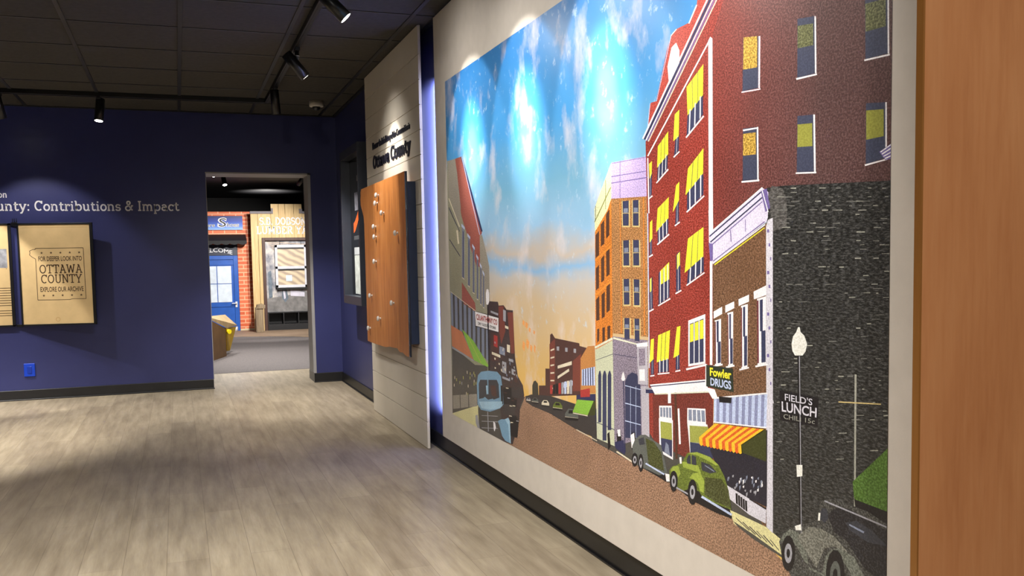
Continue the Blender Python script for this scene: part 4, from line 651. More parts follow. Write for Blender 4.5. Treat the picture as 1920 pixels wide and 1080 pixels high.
# grey liner of the opening
m = MB()
m.box(-1.286, -.290, .004, .404, 2.143, 2.149)
m.box(-.290, -.284, .004, .404, .097, 2.149)
m.box(-1.292, -1.286, .004, .404, .097, 2.149)
m.box(-.302, -.272, -.004, .006, .097, 2.152)
m.box(-1.294, -.272, -.004, .006, 2.140, 2.154)
struct(m.build('trim_2', jamb_grey))
# baseboards
m = MB()
m.box(-6.5, -1.292, -.012, 0, 0, .097)
m.box(-6.5, -1.285, -.024, 0, 0, .012)
struct(m.build('baseboard_back', black_vinyl, bevel=.003))
m = MB()
m.box(-.284, 0, -.012, 0, 0, .097)
m.box(-.296, -.284, -.012, .40, 0, .097)
m.box(-.300, 0, -.020, 0, 0, .010)
struct(m.build('baseboard_pier', black_vinyl, bevel=.003))
m = MB()
m.box(-.010, 0, -8.34, 0, 0, .097)
m.box(-.020, 0, -8.34, 0, 0, .010)
struct(m.build('baseboard_right', black_vinyl, bevel=.002))

# ------------------------------------------------------------------ track lighting
m = MB()
m.box(-.777, -.739, -12.9, -.86, 2.702, 2.74)
m.box(-.765, -.751, -12.9, -.86, 2.700, 2.704)
o = m.build('track_rail', track_black, bevel=.002)
tag(o, 'black ceiling track running lengthwise above the street mural wall', 'track')
m = MB()
m.box(-6.4, -.778, -.888, -.852, 2.702, 2.74)
o = m.build('track_rail', track_black, bevel=.002)
tag(o, 'black ceiling track running across the room before the blue back wall', 'track')


def make_spotlight(label, loc, axis, beams, group='track spotlights on the ceiling rails', lit=True):
    """loc: on the underside of the rail; axis: where the can points; beams: (watts, cone, softness) of the reflector"""
    t = thing('track_spotlight', label, 'spotlight', loc, group)
    a = Vector(axis).normalized()
    m = MB()
    m.box(-.016, .016, -.05, .05, -.022, .004)
    m.build('adapter', track_black, t, bevel=.002, local=True)
    m = MB()
    m.cyl((0, 0, -.02), (0, 0, -.075), .015)
    stem = m.build('stem', black_metal, t, smooth=True, local=True)
    m = MB()
    m.cyl((0, 0, -.046), (0, 0, -.053), .0175)
    m.build('ring', chrome, stem, smooth=True, local=True)
    top = Vector((0, 0, -.125)) - a * .115
    m = MB()
    Lc = .20
    m.lathe(top, a, [(0, .030), (.004, .036), (Lc, .037), (Lc + .001, .034), (Lc - .022, .033)])
    can = m.build('can', black_metal, t, smooth=True, local=True)
    m = MB()
    m.cyl(top + a * (Lc - .004), top + a * (Lc - .001), .0335)
    m.build('lens', lens if lit else black_metal, can, local=True)
    p = top + a * (Lc + .003)
    for power, size, blend in beams:
        spot('spot_beam', tuple(p), tuple(p + a), power, size, blend, .024, parent=t)
    return t


TX = -.758
WALL_AXIS = (.64, -.12, -.67)
make_spotlight('black track spotlight nearest the camera, lit, cut by the top of the picture', (TX, -4.70, 2.70), WALL_AXIS, MURAL_BEAMS)
make_spotlight('lit black track spotlight halfway along the rail above the white plank panel', (TX, -3.12, 2.70), (.62, .02, -.72), SIGN_BEAMS)
make_spotlight('unlit looking black track spotlight hanging at the rail corner near the white ceiling sensor', (TX, -1.62, 2.70), (.10, .28, -1), CORNER_BEAMS)
for y, lb in ((-5.52, 'second'), (-6.36, 'third'), (-7.2, 'fourth')):
    make_spotlight('track spotlight over the street mural, %s from the white plank panel' % lb, (TX, y, 2.70), WALL_AXIS, MURAL_BEAMS if y > -7 else FAR_MURAL_BEAMS)
make_spotlight('lit track spotlight on the back rail above the large white wall title', (-2.165, -.87, 2.70), (-.10, -.20, -1), BACK_BEAMS)
make_spotlight('track spotlight on the back rail at the left border of the picture', (-2.93, -.87, 2.70), (.15, .52, -1), POSTER_BEAMS)
make_spotlight('track spotlight on the back rail beyond the left border', (-3.75, -.87, 2.70), (.15, .42, -1), TITLE_BEAMS)

# white ceiling sensor
t = thing('ceiling_sensor', 'white round ceiling sensor with small dark dome near the blue corner', 'sensor', (-.307, -.846, 2.74))
m = MB()
m.lathe((0, 0, 0), (0, 0, -1), [(0, .066), (.04, .066), (.05, .062), (.052, .05)])
m.build('housing', paint('sensor_white', (196, 190, 180), .5), t, smooth=True, local=True)
m = MB()
m.lathe((0, 0, -.05), (0, 0, -1), [(0, .038), (.015, .036), (.028, .026), (.035, .01)])
m.build('dome', black_metal, t, smooth=True, local=True)

# ------------------------------------------------------------------ the street mural
PRINT_LIFT = .00005
t = thing('street_mural', 'huge printed canvas mural of a vintage brick main street', 'mural', (0, -6.1, 0))
m = MB()
m.box(-.054, -.042, -8.30, -4.082, .127, 2.716)
pan = m.build('panel', canvas_white, t, bevel=.002)
m = MB()
m.box(-.0418, -.002, -8.0, -4.30, .32, .36)
m.build('standoff', navy_board, t)
m = MB()
m.box(-.0418, -.002, -8.0, -4.30, 2.42, 2.46)
m.build('standoff', navy_board, t)
m = MB()
m.face([(-.0416, -4.104, .24), (-.0416, -4.084, .24), (-.0416, -4.084, 2.38), (-.0416, -4.104, 2.38)])
led = m.build('light_strip', glow('cool_led', (.86, .92, 1.0), LED), pan)
led['label'] = 'glowing cool white strip behind the mural edge'
d = bpy.data.lights.new('strip_beam', 'AREA')
d.shape = 'RECTANGLE'
d.size, d.size_y = 2.1, .012
d.spread = R(26)
d.energy = LED_W
d.color = (.86, .92, 1.0)
la = bpy.data.objects.new('strip_beam', d)
COL.objects.link(la)
zax = -Vector((math.sin(R(12)), math.cos(R(12)), 0))
xax = Vector((0, 0, 1))
mw = Matrix((xax, zax.cross(xax), zax)).transposed().to_4x4()
mw.translation = Vector((-.028, -4.100, 1.31))
la.matrix_world = mw
la.parent = t
la.matrix_parent_inverse = t.matrix_basis.inverted()

PC = dict(
    street=(142, 110, 88), tree=(60, 58, 48), brownhouse=(74, 48, 44), redhouse=(112, 58, 48), cream=(208, 198, 176), cream2=(196, 176, 120),
    grey=(150, 150, 158), dark=(24, 22, 26), paleblue=(176, 188, 218), navy=(44, 46, 80), red=(160, 52, 48), darkgreen=(58, 62, 28),
    asphaltcar=(56, 52, 52), greycar=(88, 92, 88), greencar=(94, 108, 40), awngreen=(128, 176, 62), awngreen2=(72, 104, 38), orangehaze=(222, 150, 84),
    leftolive=(142, 140, 118), redleft=(146, 82, 72), stonegrey=(142, 136, 124), greyblue=(120, 128, 148), leftdark=(72, 70, 66), olivespk=(176, 176, 84),
    awnorange=(190, 118, 78), sidewalk=(206, 200, 148), darkrow=(58, 46, 46), white=(228, 224, 228), truckblue=(112, 150, 178), darkglass=(52, 54, 62),
    trucklight=(150, 184, 206), lavender=(178, 160, 206), purple=(108, 94, 150), palegreen=(206, 210, 166), olive=(128, 132, 66), orangebrick=(196, 116, 40),
    orangebrick2=(214, 132, 50), tanbrick=(158, 112, 66), darkwin=(52, 56, 84), darkbrown=(76, 50, 38), stonelav=(128, 118, 134), stonegreen=(186, 190, 164),
    stonelight=(206, 206, 186), stonelight2=(172, 168, 178), red3=(168, 64, 52), red1=(134, 50, 40), red2=(92, 60, 58), red2b=(138, 54, 48),
    yellow=(228, 216, 56), yellowdim=(140, 140, 62), yellowbrown=(176, 142, 60), olivedim=(94, 96, 62), darkwin2=(62, 66, 86), pinkwhite=(226, 196, 204),
    redshop=(104, 44, 36), blindgreen=(146, 150, 72), brownbrick=(106, 76, 54), lavwhite=(206, 200, 222), maroon=(104, 48, 60), stonewall=(46, 46, 45),
    stonewall2=(82, 80, 78), stonespk=(150, 150, 140), stonespk2=(108, 108, 104), white2=(196, 194, 204), signgreen=(40, 48, 38), stonelav2=(126, 132, 166),
    navyshop=(36, 34, 46), awnyellow=(236, 178, 44), awnorange2=(206, 92, 36), lampwhite=(222, 222, 214), greencarlight=(142, 158, 64), greencardark=(66, 70, 34),
    darkcar=(62, 62, 60), carshade=(34, 33, 38), carfender=(98, 102, 94), carhood=(108, 108, 100), tanhouse=(176, 120, 66))
SPECK = {'red1': .45, 'red2': .4, 'red2b': .4, 'red3': .4, 'street': .5, 'stonewall': .85, 'brownbrick': .5, 'tanbrick': .55, 'orangebrick': .4, 'stonelav': .5,
         'redshop': .35, 'leftolive': .3, 'redleft': .35, 'darkcar': .5, 'carfender': .4, 'carhood': .45, 'carshade': .3, 'lavender': .25, 'stonewall2': .6,
         'yellowbrown': .5, 'olivedim': .5, 'darkrow': .35, 'greencar': .3, 'greencardark': .4, 'awngreen2': .35, 'stonegrey': .3, 'palegreen': .2}


def gloss(b, nt):
    """semi-gloss woven canvas"""
    b.inputs['Roughness'].default_value = PRINT_ROUGH
    b.inputs['Specular IOR Level'].default_value = PRINT_SPEC
    b.inputs['Anisotropic'].default_value = PRINT_ANISO
    tg = N(nt, 'ShaderNodeTangent', direction_type='RADIAL', axis='X')
    cb = N(nt, 'ShaderNodeCombineXYZ')
    cb.inputs[PRINT_TAN].default_value = 1
    nt.links.new(cb.outputs[0], b.inputs['Tangent'])
    wv = noise(nt, coords(nt, (1, 160, 420)), 1.0, 2)
    bump(nt, b, wv, .22, .0006)


def print_mat(name, c, k):
    k = min(.95, k * 1.3)
    m, nt, b = nodes_of('print_' + name)
    a = lin(tuple(min(255, x * PRINT_GAIN) for x in c))
    f = noise(nt, coords(nt, (1, 1, 1.25)), 165, 1)
    dk = tuple(x * (1 - .75 * k) for x in a[:3]) + (1,)
    lt = tuple(min(.95, x * (1 + .75 * k) + .05 * k) for x in a[:3]) + (1,)
    if name.startswith('stonewall'):
        f = noise(nt, coords(nt, (1, 60, 210)), 1.0, 3, .75)
    cc = ramp(nt, f, [(.36, dk), (.5, a), (.64, lt)])
    big = noise(nt, coords(nt), 5, 3)
    cc = mixc(nt, 1.0, cc, ramp(nt, big, [(.3, (.88, .88, .88, 1)), (.7, (1.1, 1.1, 1.1, 1))]), 'MULTIPLY')
    if name == 'red2':
        # the print runs from brick red at the corner to dull maroon at the right
        gp = N(nt, 'ShaderNodeSeparateXYZ')
        nt.links.new(coords(nt), gp.inputs[0])
        mr = N(nt, 'ShaderNodeMapRange')
        nt.links.new(gp.outputs[1], mr.inputs[0])
        mr.inputs[1].default_value = -7.22
        mr.inputs[2].default_value = -7.72
        cc = mixc(nt, 1.0, cc, ramp(nt, mr.outputs[0], [(0, (1.75, .80, .66, 1)), (.5, (1.2, .94, .9, 1)), (1, (.85, .98, 1.0, 1))]), 'MULTIPLY')
    nt.links.new(cc, b.inputs['Base Color'])
    gloss(b, nt)
    return m


# printed sky: blue at the top, drifting clouds, buff at the horizon
sky, nt, b = nodes_of('print_sky')
g = N(nt, 'ShaderNodeNewGeometry')
sp = N(nt, 'ShaderNodeSeparateXYZ')
nt.links.new(g.outputs['Position'], sp.inputs[0])
wob = noise(nt, coords(nt, (1, 1.1, 2.2)), 2.4, 4)
ad = N(nt, 'ShaderNodeMath', operation='MULTIPLY_ADD')
nt.links.new(wob, ad.inputs[0])
ad.inputs[1].default_value = .22
nt.links.new(sp.outputs[2], ad.inputs[2])
mr = N(nt, 'ShaderNodeMapRange')
nt.links.new(ad.outputs[0], mr.inputs[0])
mr.inputs[1].default_value = .5
mr.inputs[2].default_value = 2.4
zz = lambda z: (z + .11 - .5) / 1.9
skyc = ramp(nt, mr.outputs[0], [(zz(.5), lin((232, 186, 92))), (zz(.78), lin((216, 180, 118))), (zz(1.02), lin((204, 182, 150))), (zz(1.14), lin((192, 188, 184))),
                                (zz(1.20), lin((136, 182, 222))), (zz(1.27), lin((196, 184, 172))), (zz(1.38), lin((148, 190, 224))), (zz(1.58), lin((116, 172, 204))),
                                (zz(1.85), lin((70, 150, 212))), (zz(2.3), lin((50, 124, 192)))])
cl = noise(nt, coords(nt, (1, 2.4, 1.7), loc=(0, .4, .2)), 2.1, 5, .6)
skyc = mixc(nt, ramp(nt, cl, [(.52, (0, 0, 0, 1)), (.72, (.7, .7, .7, 1))]), skyc, lin((226, 216, 218)))
sp2 = noise(nt, coords(nt, (1, 6, 6)), 3.2, 4, .7)
skyc = mixc(nt, ramp(nt, sp2, [(.60, (0, 0, 0, 1)), (.70, (.55, .55, .55, 1))]), skyc, lin((196, 216, 236)))
nt.links.new(skyc, b.inputs['Base Color'])
gloss(b, nt)

mats = [sky]
TOP = 40
m = MB()
xp = -.0543
m.face([(xp, -7.966, .302), (xp, -4.318, .302), (xp, -4.318, 2.288), (xp, -7.966, 2.288)], 0)
slot = {}
for key, txt in PRINT.items():
    slot[key] = len(mats)
    mats.append(print_mat(key, PC[key], SPECK.get(key, .14)))
    for item in txt.split('; '):
        lay, pts = item.split(':')
        x = xp - PRINT_LIFT * int(lay)
        m.face([(x, -int(q.split(',')[0]) / 1000, int(q.split(',')[1]) / 1000) for q in pts.split()], slot[key])


def sign_text(q, lay, rows):
    """rows: (text, left, right, top, bottom, colour key) inside the sign quad TL TR BR BL"""
    x = xp - PRINT_LIFT * lay
    q = [Vector((x, a / 1000, z / 1000)) for a, z in q]
    for body, u0, u1, v0, v1, key, bold in rows:
        tx = sans(body, bold)
        cn = [(q[0].lerp(q[1], u)).lerp(q[3].lerp(q[2], u), v) for u, v in ((u0, v0), (u1, v0), (u1, v1), (u0, v1))]
        put(m, tx, on_quad(cn, tx[2]), slot[key])


sign_text(SIGNS['store'], TOP, [('C.R.ANTHONY CO', .06, .96, .14, .52, 'red', .02), ('DRY GOODS STORE', .12, .9, .68, .86, 'dark', .01)])
sign_text(SIGNS['drugs'], TOP, [('Fowler', .14, .95, .10, .46, 'yellow', .03), ('DRUGS', .16, .93, .56, .90, 'paleblue', .03)])
sign_text(SIGNS['lunch'], TOP, [("FIELD'S", .14, .86, .08, .30, 'white2', .01), ('LUNCH', .05, .97, .36, .68, 'white2', .02), ('CHILI 15c', .10, .93, .76, .92, 'stonespk', .0)])
m.build('printed_street_scene', mats, pan, fix=False)

# maple end panel at the right
t = thing('wood_end_panel', 'tall maple veneer panel standing at right beside the street mural', 'panel', (-.17, -8.355, 0))
m = MB()
m.box(-.339, -.001, -8.360, -8.345, 0.0, 2.735)
vp = m.build('veneer_panel', maple, t)
m = MB()
m.box(-.343, -.339, -8.3605, -8.3445, 0.0, 2.735)
m.build('edge_banding', maple_edge, t)

# ------------------------------------------------------------------ white plank panel with the county sign
t = thing('plank_panel', 'white horizontal plank panel with dark raised lettering by the mural', 'panel', (-.045, -2.95, 0))
XP = -.0908
m = MB()
edges = [0.002] + [.179 + .158 * k for k in range(16)] + [2.733]
for z0, z1 in zip(edges, edges[1:]):
    m.box(XP, XP + .018, -3.836, -2.062, z0 + .0022, z1 - .0022)
m.box(XP + .006, XP + .0175, -3.834, -2.064, .002, 2.733)
planks = m.build('planks', white_board, t, bevel=.0012)
for y in (-2.25, -2.85, -3.42):
    m = MB()
    m.box(XP + .018, -.0005, y - .03, y + .03, .10, 2.70)
    m.build('batten', navy_board, t)


def wall_line(txt, y0, y1, z0l, z0r, z1l, z1r, x):
    """lettering on the right wall from y0 (far, left) to y1 (near, right)"""
    return lambda a, b, d: (x - d, y0 + (y1 - y0) * a / txt[2], (z0l + (z0r - z0l) * a / txt[2]) + b * (z1l - z0l + ((z1r - z0r) - (z1l - z0l)) * a / txt[2]))


m = MB()
tx = sans('Discover the Rich History of the Communities in', .012)
put(m, tx, wall_line(tx, -2.33, -3.585, 2.120, 2.116, 2.176, 2.160, XP), depth=.006)
m.build('small_lettering', dark_ink, planks)
m = MB()
tx = slab('Ottawa County', .17, .02)
put(m, tx, wall_line(tx, -2.35, -3.60, 1.966, 1.966, 2.066, 2.066, XP), depth=.008)
m.build('large_lettering', dark_ink, planks)

# county shaped board
t = thing('county_map_board', 'brown wood board cut to the county outline with glass knobs', 'map board', (-.13, -2.93, 1.2))
SH = [(-2.175, 1.823), (-3.689, 1.823), (-3.689, .596), (-3.60, .597), (-3.50, .612), (-3.42, .606), (-3.33, .628), (-3.22, .622), (-3.08, .618), (-2.95, .604), (-2.6, .598), (-2.27, .598),
      (-2.268, 1.0), (-2.266, 1.54), (-2.245, 1.60), (-2.20, 1.645), (-2.165, 1.67), (-2.14, 1.70), (-2.132, 1.745), (-2.15, 1.775), (-2.142, 1.80)]
m = MB()
m.prism(SH, lambda y, z: (-.165, y, z), lambda y, z: (-.1475, y, z))
bd = m.build('board', [cherry], t, bevel=.0012)
m = MB()
SH2 = [(-3.6895, 1.8235), (-3.6895, .5955)]
m.box(-.164, -.147, -3.692, -3.6892, .596, 1.823)
m.build('dark_edge', frame_black, bd)
m = MB()
m.box(-.1476, -.0915, -3.689, -2.40, .68, 1.757)
m.build('backing_box', navy_board, t, bevel=.002)
KN = [(-2.86, 1.726), (-2.813, 1.67), (-3.029, 1.587), (-2.729, 1.5), (-2.738, 1.423), (-3.457, 1.427), (-2.711, 1.238), (-2.509, .973), (-3.28, .943), (-2.808, .809), (-2.406, .712)]
m = MB()
m.lathe((0, 0, 0), (-1, 0, 0), [(0, .009), (.004, .009), (.005, .006), (.010, .006), (.012, .013), (.016, .018), (.022, .020), (.028, .016), (.031, .008)], 14)
knob_mat, nt, b = nodes_of('frosted_glass_knob')
b.inputs['Base Color'].default_value = (.82, .82, .80, 1)
b.inputs['Roughness'].default_value = .15
b.inputs['Transmission Weight'].default_value = .25
kn = None
for y, z in KN:
    if kn is None:
        kn = m.build('knob', knob_mat, bd, smooth=True, local=True)
    else:
        kn = kn.copy()
        COL.objects.link(kn)
    kn.parent = bd
    kn.location = (-.165, y, z)

# framed screen on the blue part of the right wall
t = thing('wall_display', 'tall dark framed display mounted on the blue right wall', 'display', (-.06, -1.45, .9))
F0, F1, G0, G1 = -1.02, -1.90, .862, 2.242
m = MB()
m.box(-.137, -.004, F1, F1 + .03, G0, G1)
m.box(-.137, -.004, F0 - .055, F0, G0, G1)
m.box(-.137, -.004, F1 + .03, F0 - .055, G0, G0 + .075)
m.box(-.137, -.004, F1 + .03, F0 - .055, G1 - .075, G1)
m.build('frame', paint('display_frame_grey', (46, 50, 60), .4), t, bevel=.002)
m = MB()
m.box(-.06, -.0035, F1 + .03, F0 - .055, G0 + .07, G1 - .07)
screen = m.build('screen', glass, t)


def reflection_patch(y0, y1, z0, z1, name, mat, x=-.0605):  # flat coloured patch standing in for a room reflection in the glass
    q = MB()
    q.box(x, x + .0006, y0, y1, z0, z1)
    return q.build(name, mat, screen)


reflection_patch(-1.42, -1.855, 1.955, 2.005, 'printed_bar', paint('print_grey', (120, 120, 122), .5))
reflection_patch(-1.22, -1.855, .95, 1.30, 'printed_document', paint('print_document', (190, 196, 192), .5, vary=.3, scale=20))
reflection_patch(-1.22, -1.855, 1.305, 1.37, 'printed_strip', paint('print_strip', (176, 180, 184), .5))
reflection_patch(-1.22, -1.855, 1.44, 1.475, 'printed_strip', paint('print_strip_dark', (70, 72, 76), .5))
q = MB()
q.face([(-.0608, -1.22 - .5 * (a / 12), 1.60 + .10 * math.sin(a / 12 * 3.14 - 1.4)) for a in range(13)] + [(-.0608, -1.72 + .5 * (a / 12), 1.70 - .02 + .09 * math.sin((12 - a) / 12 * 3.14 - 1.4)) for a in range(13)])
q.build('printed_orange_curve', paint('print_orange', (206, 92, 40), .5), screen)  # orange reflection in the glass, painted as a flat curve
reflection_patch(-1.30, -1.80, 1.70, 1.86, 'printed_crowd', paint('print_crowd', (128, 128, 140), .5, vary=.6, scale=40))

# ------------------------------------------------------------------ blue back wall
m = MB()
tx = slab('Ottawa County: Contributions & Impact', .155, .03)
sc = .098
x1 = -1.545
put(m, tx, lambda a, b, d: (x1 - (tx[2] - a) * TITLE_SX, -.0012 - d, 1.772 + b * TITLE_H), depth=.001)
tag(m.build('wall_title', white_vinyl), 'large white title lettering on the blue wall ending in Impact', 'lettering')
m = MB()
tx2 = sans('ion', .012)
put(m, tx2, lambda a, b, d: (-3.045 - (tx2[2] - a) * .052, -.0012 - d, 1.893 + b * .062), depth=.001)
tag(m.build('wall_subtitle', white_vinyl), 'small white word ending above the large title at the left border', 'lettering')

t = thing('outlet_cover', 'bright blue outlet cover low on the navy back wall', 'outlet', (-2.935, 0, .285))
m = MB()
m.box(-2.982, -2.888, -.012, 0, .222, .346)
plate = m.build('cover_plate', outlet_blue, t, bevel=.004)
m = MB()
m.box(-2.955, -2.915, -.016, -.011, .25, .318)
m.build('socket_insert', paint('outlet_blue_dark', (8, 50, 160), .35), t, bevel=.002)


def star(mb, cx, cz, r, y):
    mb.face([(cx + (r if k % 2 == 0 else r * .42) * math.sin(k * math.pi / 5), y, cz + (r if k % 2 == 0 else r * .42) * math.cos(k * math.pi / 5)) for k in range(10)])


# hinged archive panels: local coordinates u along the panel, y out of its face, z up
def hinged(name, label, loc, ang, w, z0, z1):
    t = thing(name, label, 'poster', loc, 'hinged archive posters')
    t.rotation_euler = (0, 0, R(-ang))
    m = MB()
    m.box(0, w, 0, .022, z0, z0 + .014)
    m.box(0, w, 0, .022, z1 - .016, z1)
    m.box(0, .014, 0, .022, z0, z1)
    m.box(w - .026, w, 0, .022, z0, z1)
    m.box(.006, w - .006, .014, .022, z0 + .006, z1 - .006)
    m.build('frame', frame_black, t, bevel=.0015, local=True)
    m = MB()
    m.box(.013, w - .025, .008, .015, z0 + .013, z1 - .015)
    sh = m.build('sheet', sheet_tan, t, local=True)
    return t, sh


t, sheet = hinged('archive_poster', 'tan poster reading Ottawa County inside a county outline, black frame', (-2.975, -.030, 0), 12, .665, .700, 1.655)
Yf = .0078
m = MB()
OUTL = [(.170, 1.392), (.205, 1.41), (.195, 1.42), (.575, 1.42), (.575, .945), (.46, .945), (.44, .940), (.40, .938), (.165, .942), (.165, 1.325), (.13, 1.348), (.115, 1.365), (.12, 1.40), (.155, 1.402)]
OUTL = [(.575, 1.420), (.578, .943), (.46, .945), (.43, .938), (.150, .940), (.150, 1.322), (.118, 1.342), (.098, 1.362), (.104, 1.380), (.100, 1.398), (.128, 1.410), (.150, 1.410), (.152, 1.420)]
for p, q in zip(OUTL, OUTL[1:] + OUTL[:1]):
    d = Vector((q[0] - p[0], q[1] - p[1]))
    n = Vector((-d.y, d.x)).normalized() * .0026
    m.face([(p[0] + n.x, Yf, p[1] + n.y), (q[0] + n.x, Yf, q[1] + n.y), (q[0] - n.x, Yf, q[1] - n.y), (p[0] - n.x, Yf, p[1] - n.y)])
m.build('county_outline', sheet_ink, sheet, local=True)
for k in range(5):
    for z in (1.378, .980):
        m = MB()
        star(m, .205 + .083 * k, z, .013, Yf)
        m.build('star', sheet_ink, sheet, local=True)
for body, kind, u0, u1, z0, z1 in (('FOR DEEPER LOOK INTO', 0, .172, .558, 1.302, 1.345), ('OTTAWA', 1, .178, .560, 1.186, 1.268), ('COUNTY', 1, .186, .552, 1.094, 1.176), ('EXPLORE OUR ARCHIVE', 0, .176, .560, 1.016, 1.060)):
    m = MB()
    tx = slab(body, .135, .02) if kind else sans(body, .018)
    put(m, tx, lambda a, b, d: (u0 + (u1 - u0) * a / tx[2], Yf, z0 + (z1 - z0) * b))
    m.build('lettering', sheet_ink, sheet, local=True)
m = MB()
for u0, u1, z in ((.03, .62, 1.612),):
    m.box(u0, u1, Yf, Yf + .0004, z, z + .002)
m.build('sheet_rule', paint('parchment_rule', (176, 136, 84), .5), sheet, local=True)
m = MB()
for k in range(20):
    a0, a1 = 2 * math.pi * k / 20, 2 * math.pi * (k + 1) / 20
    m.face([(.32 + r * math.cos(a), Yf, .755 + r * math.sin(a)) for r, a in ((.020, a0), (.020, a1), (.016, a1), (.016, a0))])
m.build('seal', paint('parchment_seal', (186, 144, 88), .5), sheet, local=True)
m = MB()
m.box(-.050, .004, .006, .024, 1.632, 1.664)
m.build('hinge_bar', frame_black, t, bevel=.002, local=True)
m = MB()
m.box(-.050, .004, .006, .024, .694, .716)
m.build('hinge_bar', frame_black, t, bevel=.002, local=True)
for u in (-.035, -.018, .0):
    m = MB()
    m.cyl((u, .012, 1.655), (u, .012, 1.70), .003, n=8)
    m.build('peg', frame_black, t, local=True)

t, sheet = hinged('archive_poster', 'tan framed history poster with pale photograph, cut by the left border', (-3.68, -.030, 0), 0, .655, .700, 1.655)
m = MB()
m.box(.20, .612, Yf, Yf + .0004, 1.245, 1.42)
m.build('photograph', paint('poster_photo', (150, 152, 160), .5, vary=.4, scale=18), sheet, local=True)
m = MB()
m.box(.598, .606, Yf - .0002, Yf + .0003, 1.235, 1.24)
for z in (1.055, 1.032, 1.009, .986, .963, .940, .917, .894, .845, .822, .800):
    m.box(.06, .63, Yf, Yf + .0004, z, z + .006)
m.build('text_lines', sheet_ink, sheet, local=True)

# ------------------------------------------------------------------ the room beyond the opening
m = MB()
m.box(-6.5, 2.2, .40, 12.0, 2.74, 2.80)
struct(m.build('ceiling_far', soffit_black))
m = MB()
m.box(-6.5, 2.2, 12.0, 12.15, 0, 2.74)
struct(m.build('wall_far', soffit_black))
m = MB()
m.box(2.2, 2.35, .40, 12.15, 0, 2.74)
struct(m.build('wall_far_right', navy_wall))

BY = 8.40
t = thing('brick_storefront', 'orange brick shop facade seen through the opening at left', 'storefront', (-1.0, BY, 0))
m = MB()
outl = [(-2.6, .04), (-1.55, .04), (-1.55, 1.625), (-.515, 1.625), (-.515, .04), (-.262, .04), (-.262, 2.233), (-2.6, 2.233)]
m.prism(outl, lambda x, z: (x, BY, z), lambda x, z: (x, BY + .12, z))
m.build('brick_wall', store_brick, t)
m = MB()
m.box(-.515, -.258, BY - .006, BY + .12, .006, .04)
stone_strip = paint('stone_strip', (206, 190, 158), .6)
m.build('base_strip', stone_strip, t)
m = MB()
m.box(-2.6, -1.55, BY - .006, BY + .12, .006, .04)
m.build('base_strip', stone_strip, t)

t = thing('shop_sign', 'blue shop sign reading Shoes on the orange brick', 'sign', (-.9, BY, 2.0))
m = MB()
m.box(-1.62, -.408, BY - .035, BY - .0005, 1.895, 2.154)
sg, nt, b = nodes_of('sign_blue_fade')
g = N(nt, 'ShaderNodeNewGeometry')
sp = N(nt, 'ShaderNodeSeparateXYZ')
nt.links.new(g.outputs['Position'], sp.inputs[0])
mr = N(nt, 'ShaderNodeMapRange')
nt.links.new(sp.outputs[2], mr.inputs[0])
mr.inputs[1].default_value = 1.895
mr.inputs[2].default_value = 2.154
nt.links.new(ramp(nt, mr.outputs[0], [(0, lin((150, 190, 240))), (.25, lin((70, 120, 220))), (.6, lin((16, 60, 170))), (1, lin((8, 34, 96)))]), b.inputs['Base Color'])
sboard = m.build('sign_board', sg, t, bevel=.003)
m = MB()
for body, x0, x1, z0, h, dd in (('ers', -1.06, -.905, 1.955, .058, 0), ('S', -.86, -.70, 1.955, .16, .0), ('hoes', -.70, -.475, 1.955, .072, 0)):
    tx = sans(body, .05)
    put(m, tx, lambda a, b, d: (x0 + (x1 - x0) * a / tx[2] + b * h * .12, BY - .0362 - d, z0 + b * h))
m.build('lettering_outline', white_vinyl, sboard)
m = MB()
for body, x0, x1, z0, h, dd in (('ers', -1.055, -.91, 1.955, .058, 0), ('S', -.85, -.71, 1.957, .155, .0), ('hoes', -.695, -.48, 1.956, .070, 0)):
    tx = sans(body, .0)
    put(m, tx, lambda a, b, d: (x0 + (x1 - x0) * a / tx[2] + b * h * .12, BY - .0372 - d, z0 + b * h))
    if body in ('ers', 'hoes'):
        m.build('lettering', dark_ink, sboard)
        m = MB()

t = thing('shop_awning', 'black scalloped awning over the blue shop door', 'awning', (-.95, BY, 1.8))
m = MB()
x0, x1 = -1.70, -.36
prof = [(BY - .0005, 1.812), (BY - .24, 1.69), (BY - .24, 1.685), (BY - .0005, 1.80)]
m.prism(prof, lambda y, z: (x0, y, z), lambda y, z: (x1, y, z))
n = 9
for k in range(n):
    a = x0 + (x1 - x0) * k / n
    c = x0 + (x1 - x0) * (k + 1) / n
    pl = [(a, 1.69), (c, 1.69), (c, 1.635)] + [(c + (a - c) * j / 6, 1.635 - .022 * math.sin(math.pi * j / 6)) for j in range(1, 6)] + [(a, 1.635)]
    m.prism(pl, lambda x, z: (x, BY - .242, z), lambda x, z: (x, BY - .236, z))
for xx in (x0, x1 - .005):
    m.prism([(BY - .0005, 1.81), (BY - .24, 1.69), (BY - .24, 1.635), (BY - .0005, 1.635)], lambda y, z: (xx, y, z), lambda y, z: (xx + .005, y, z))
m.build('canopy', paint('awning_black', (10, 10, 16), .7), t)

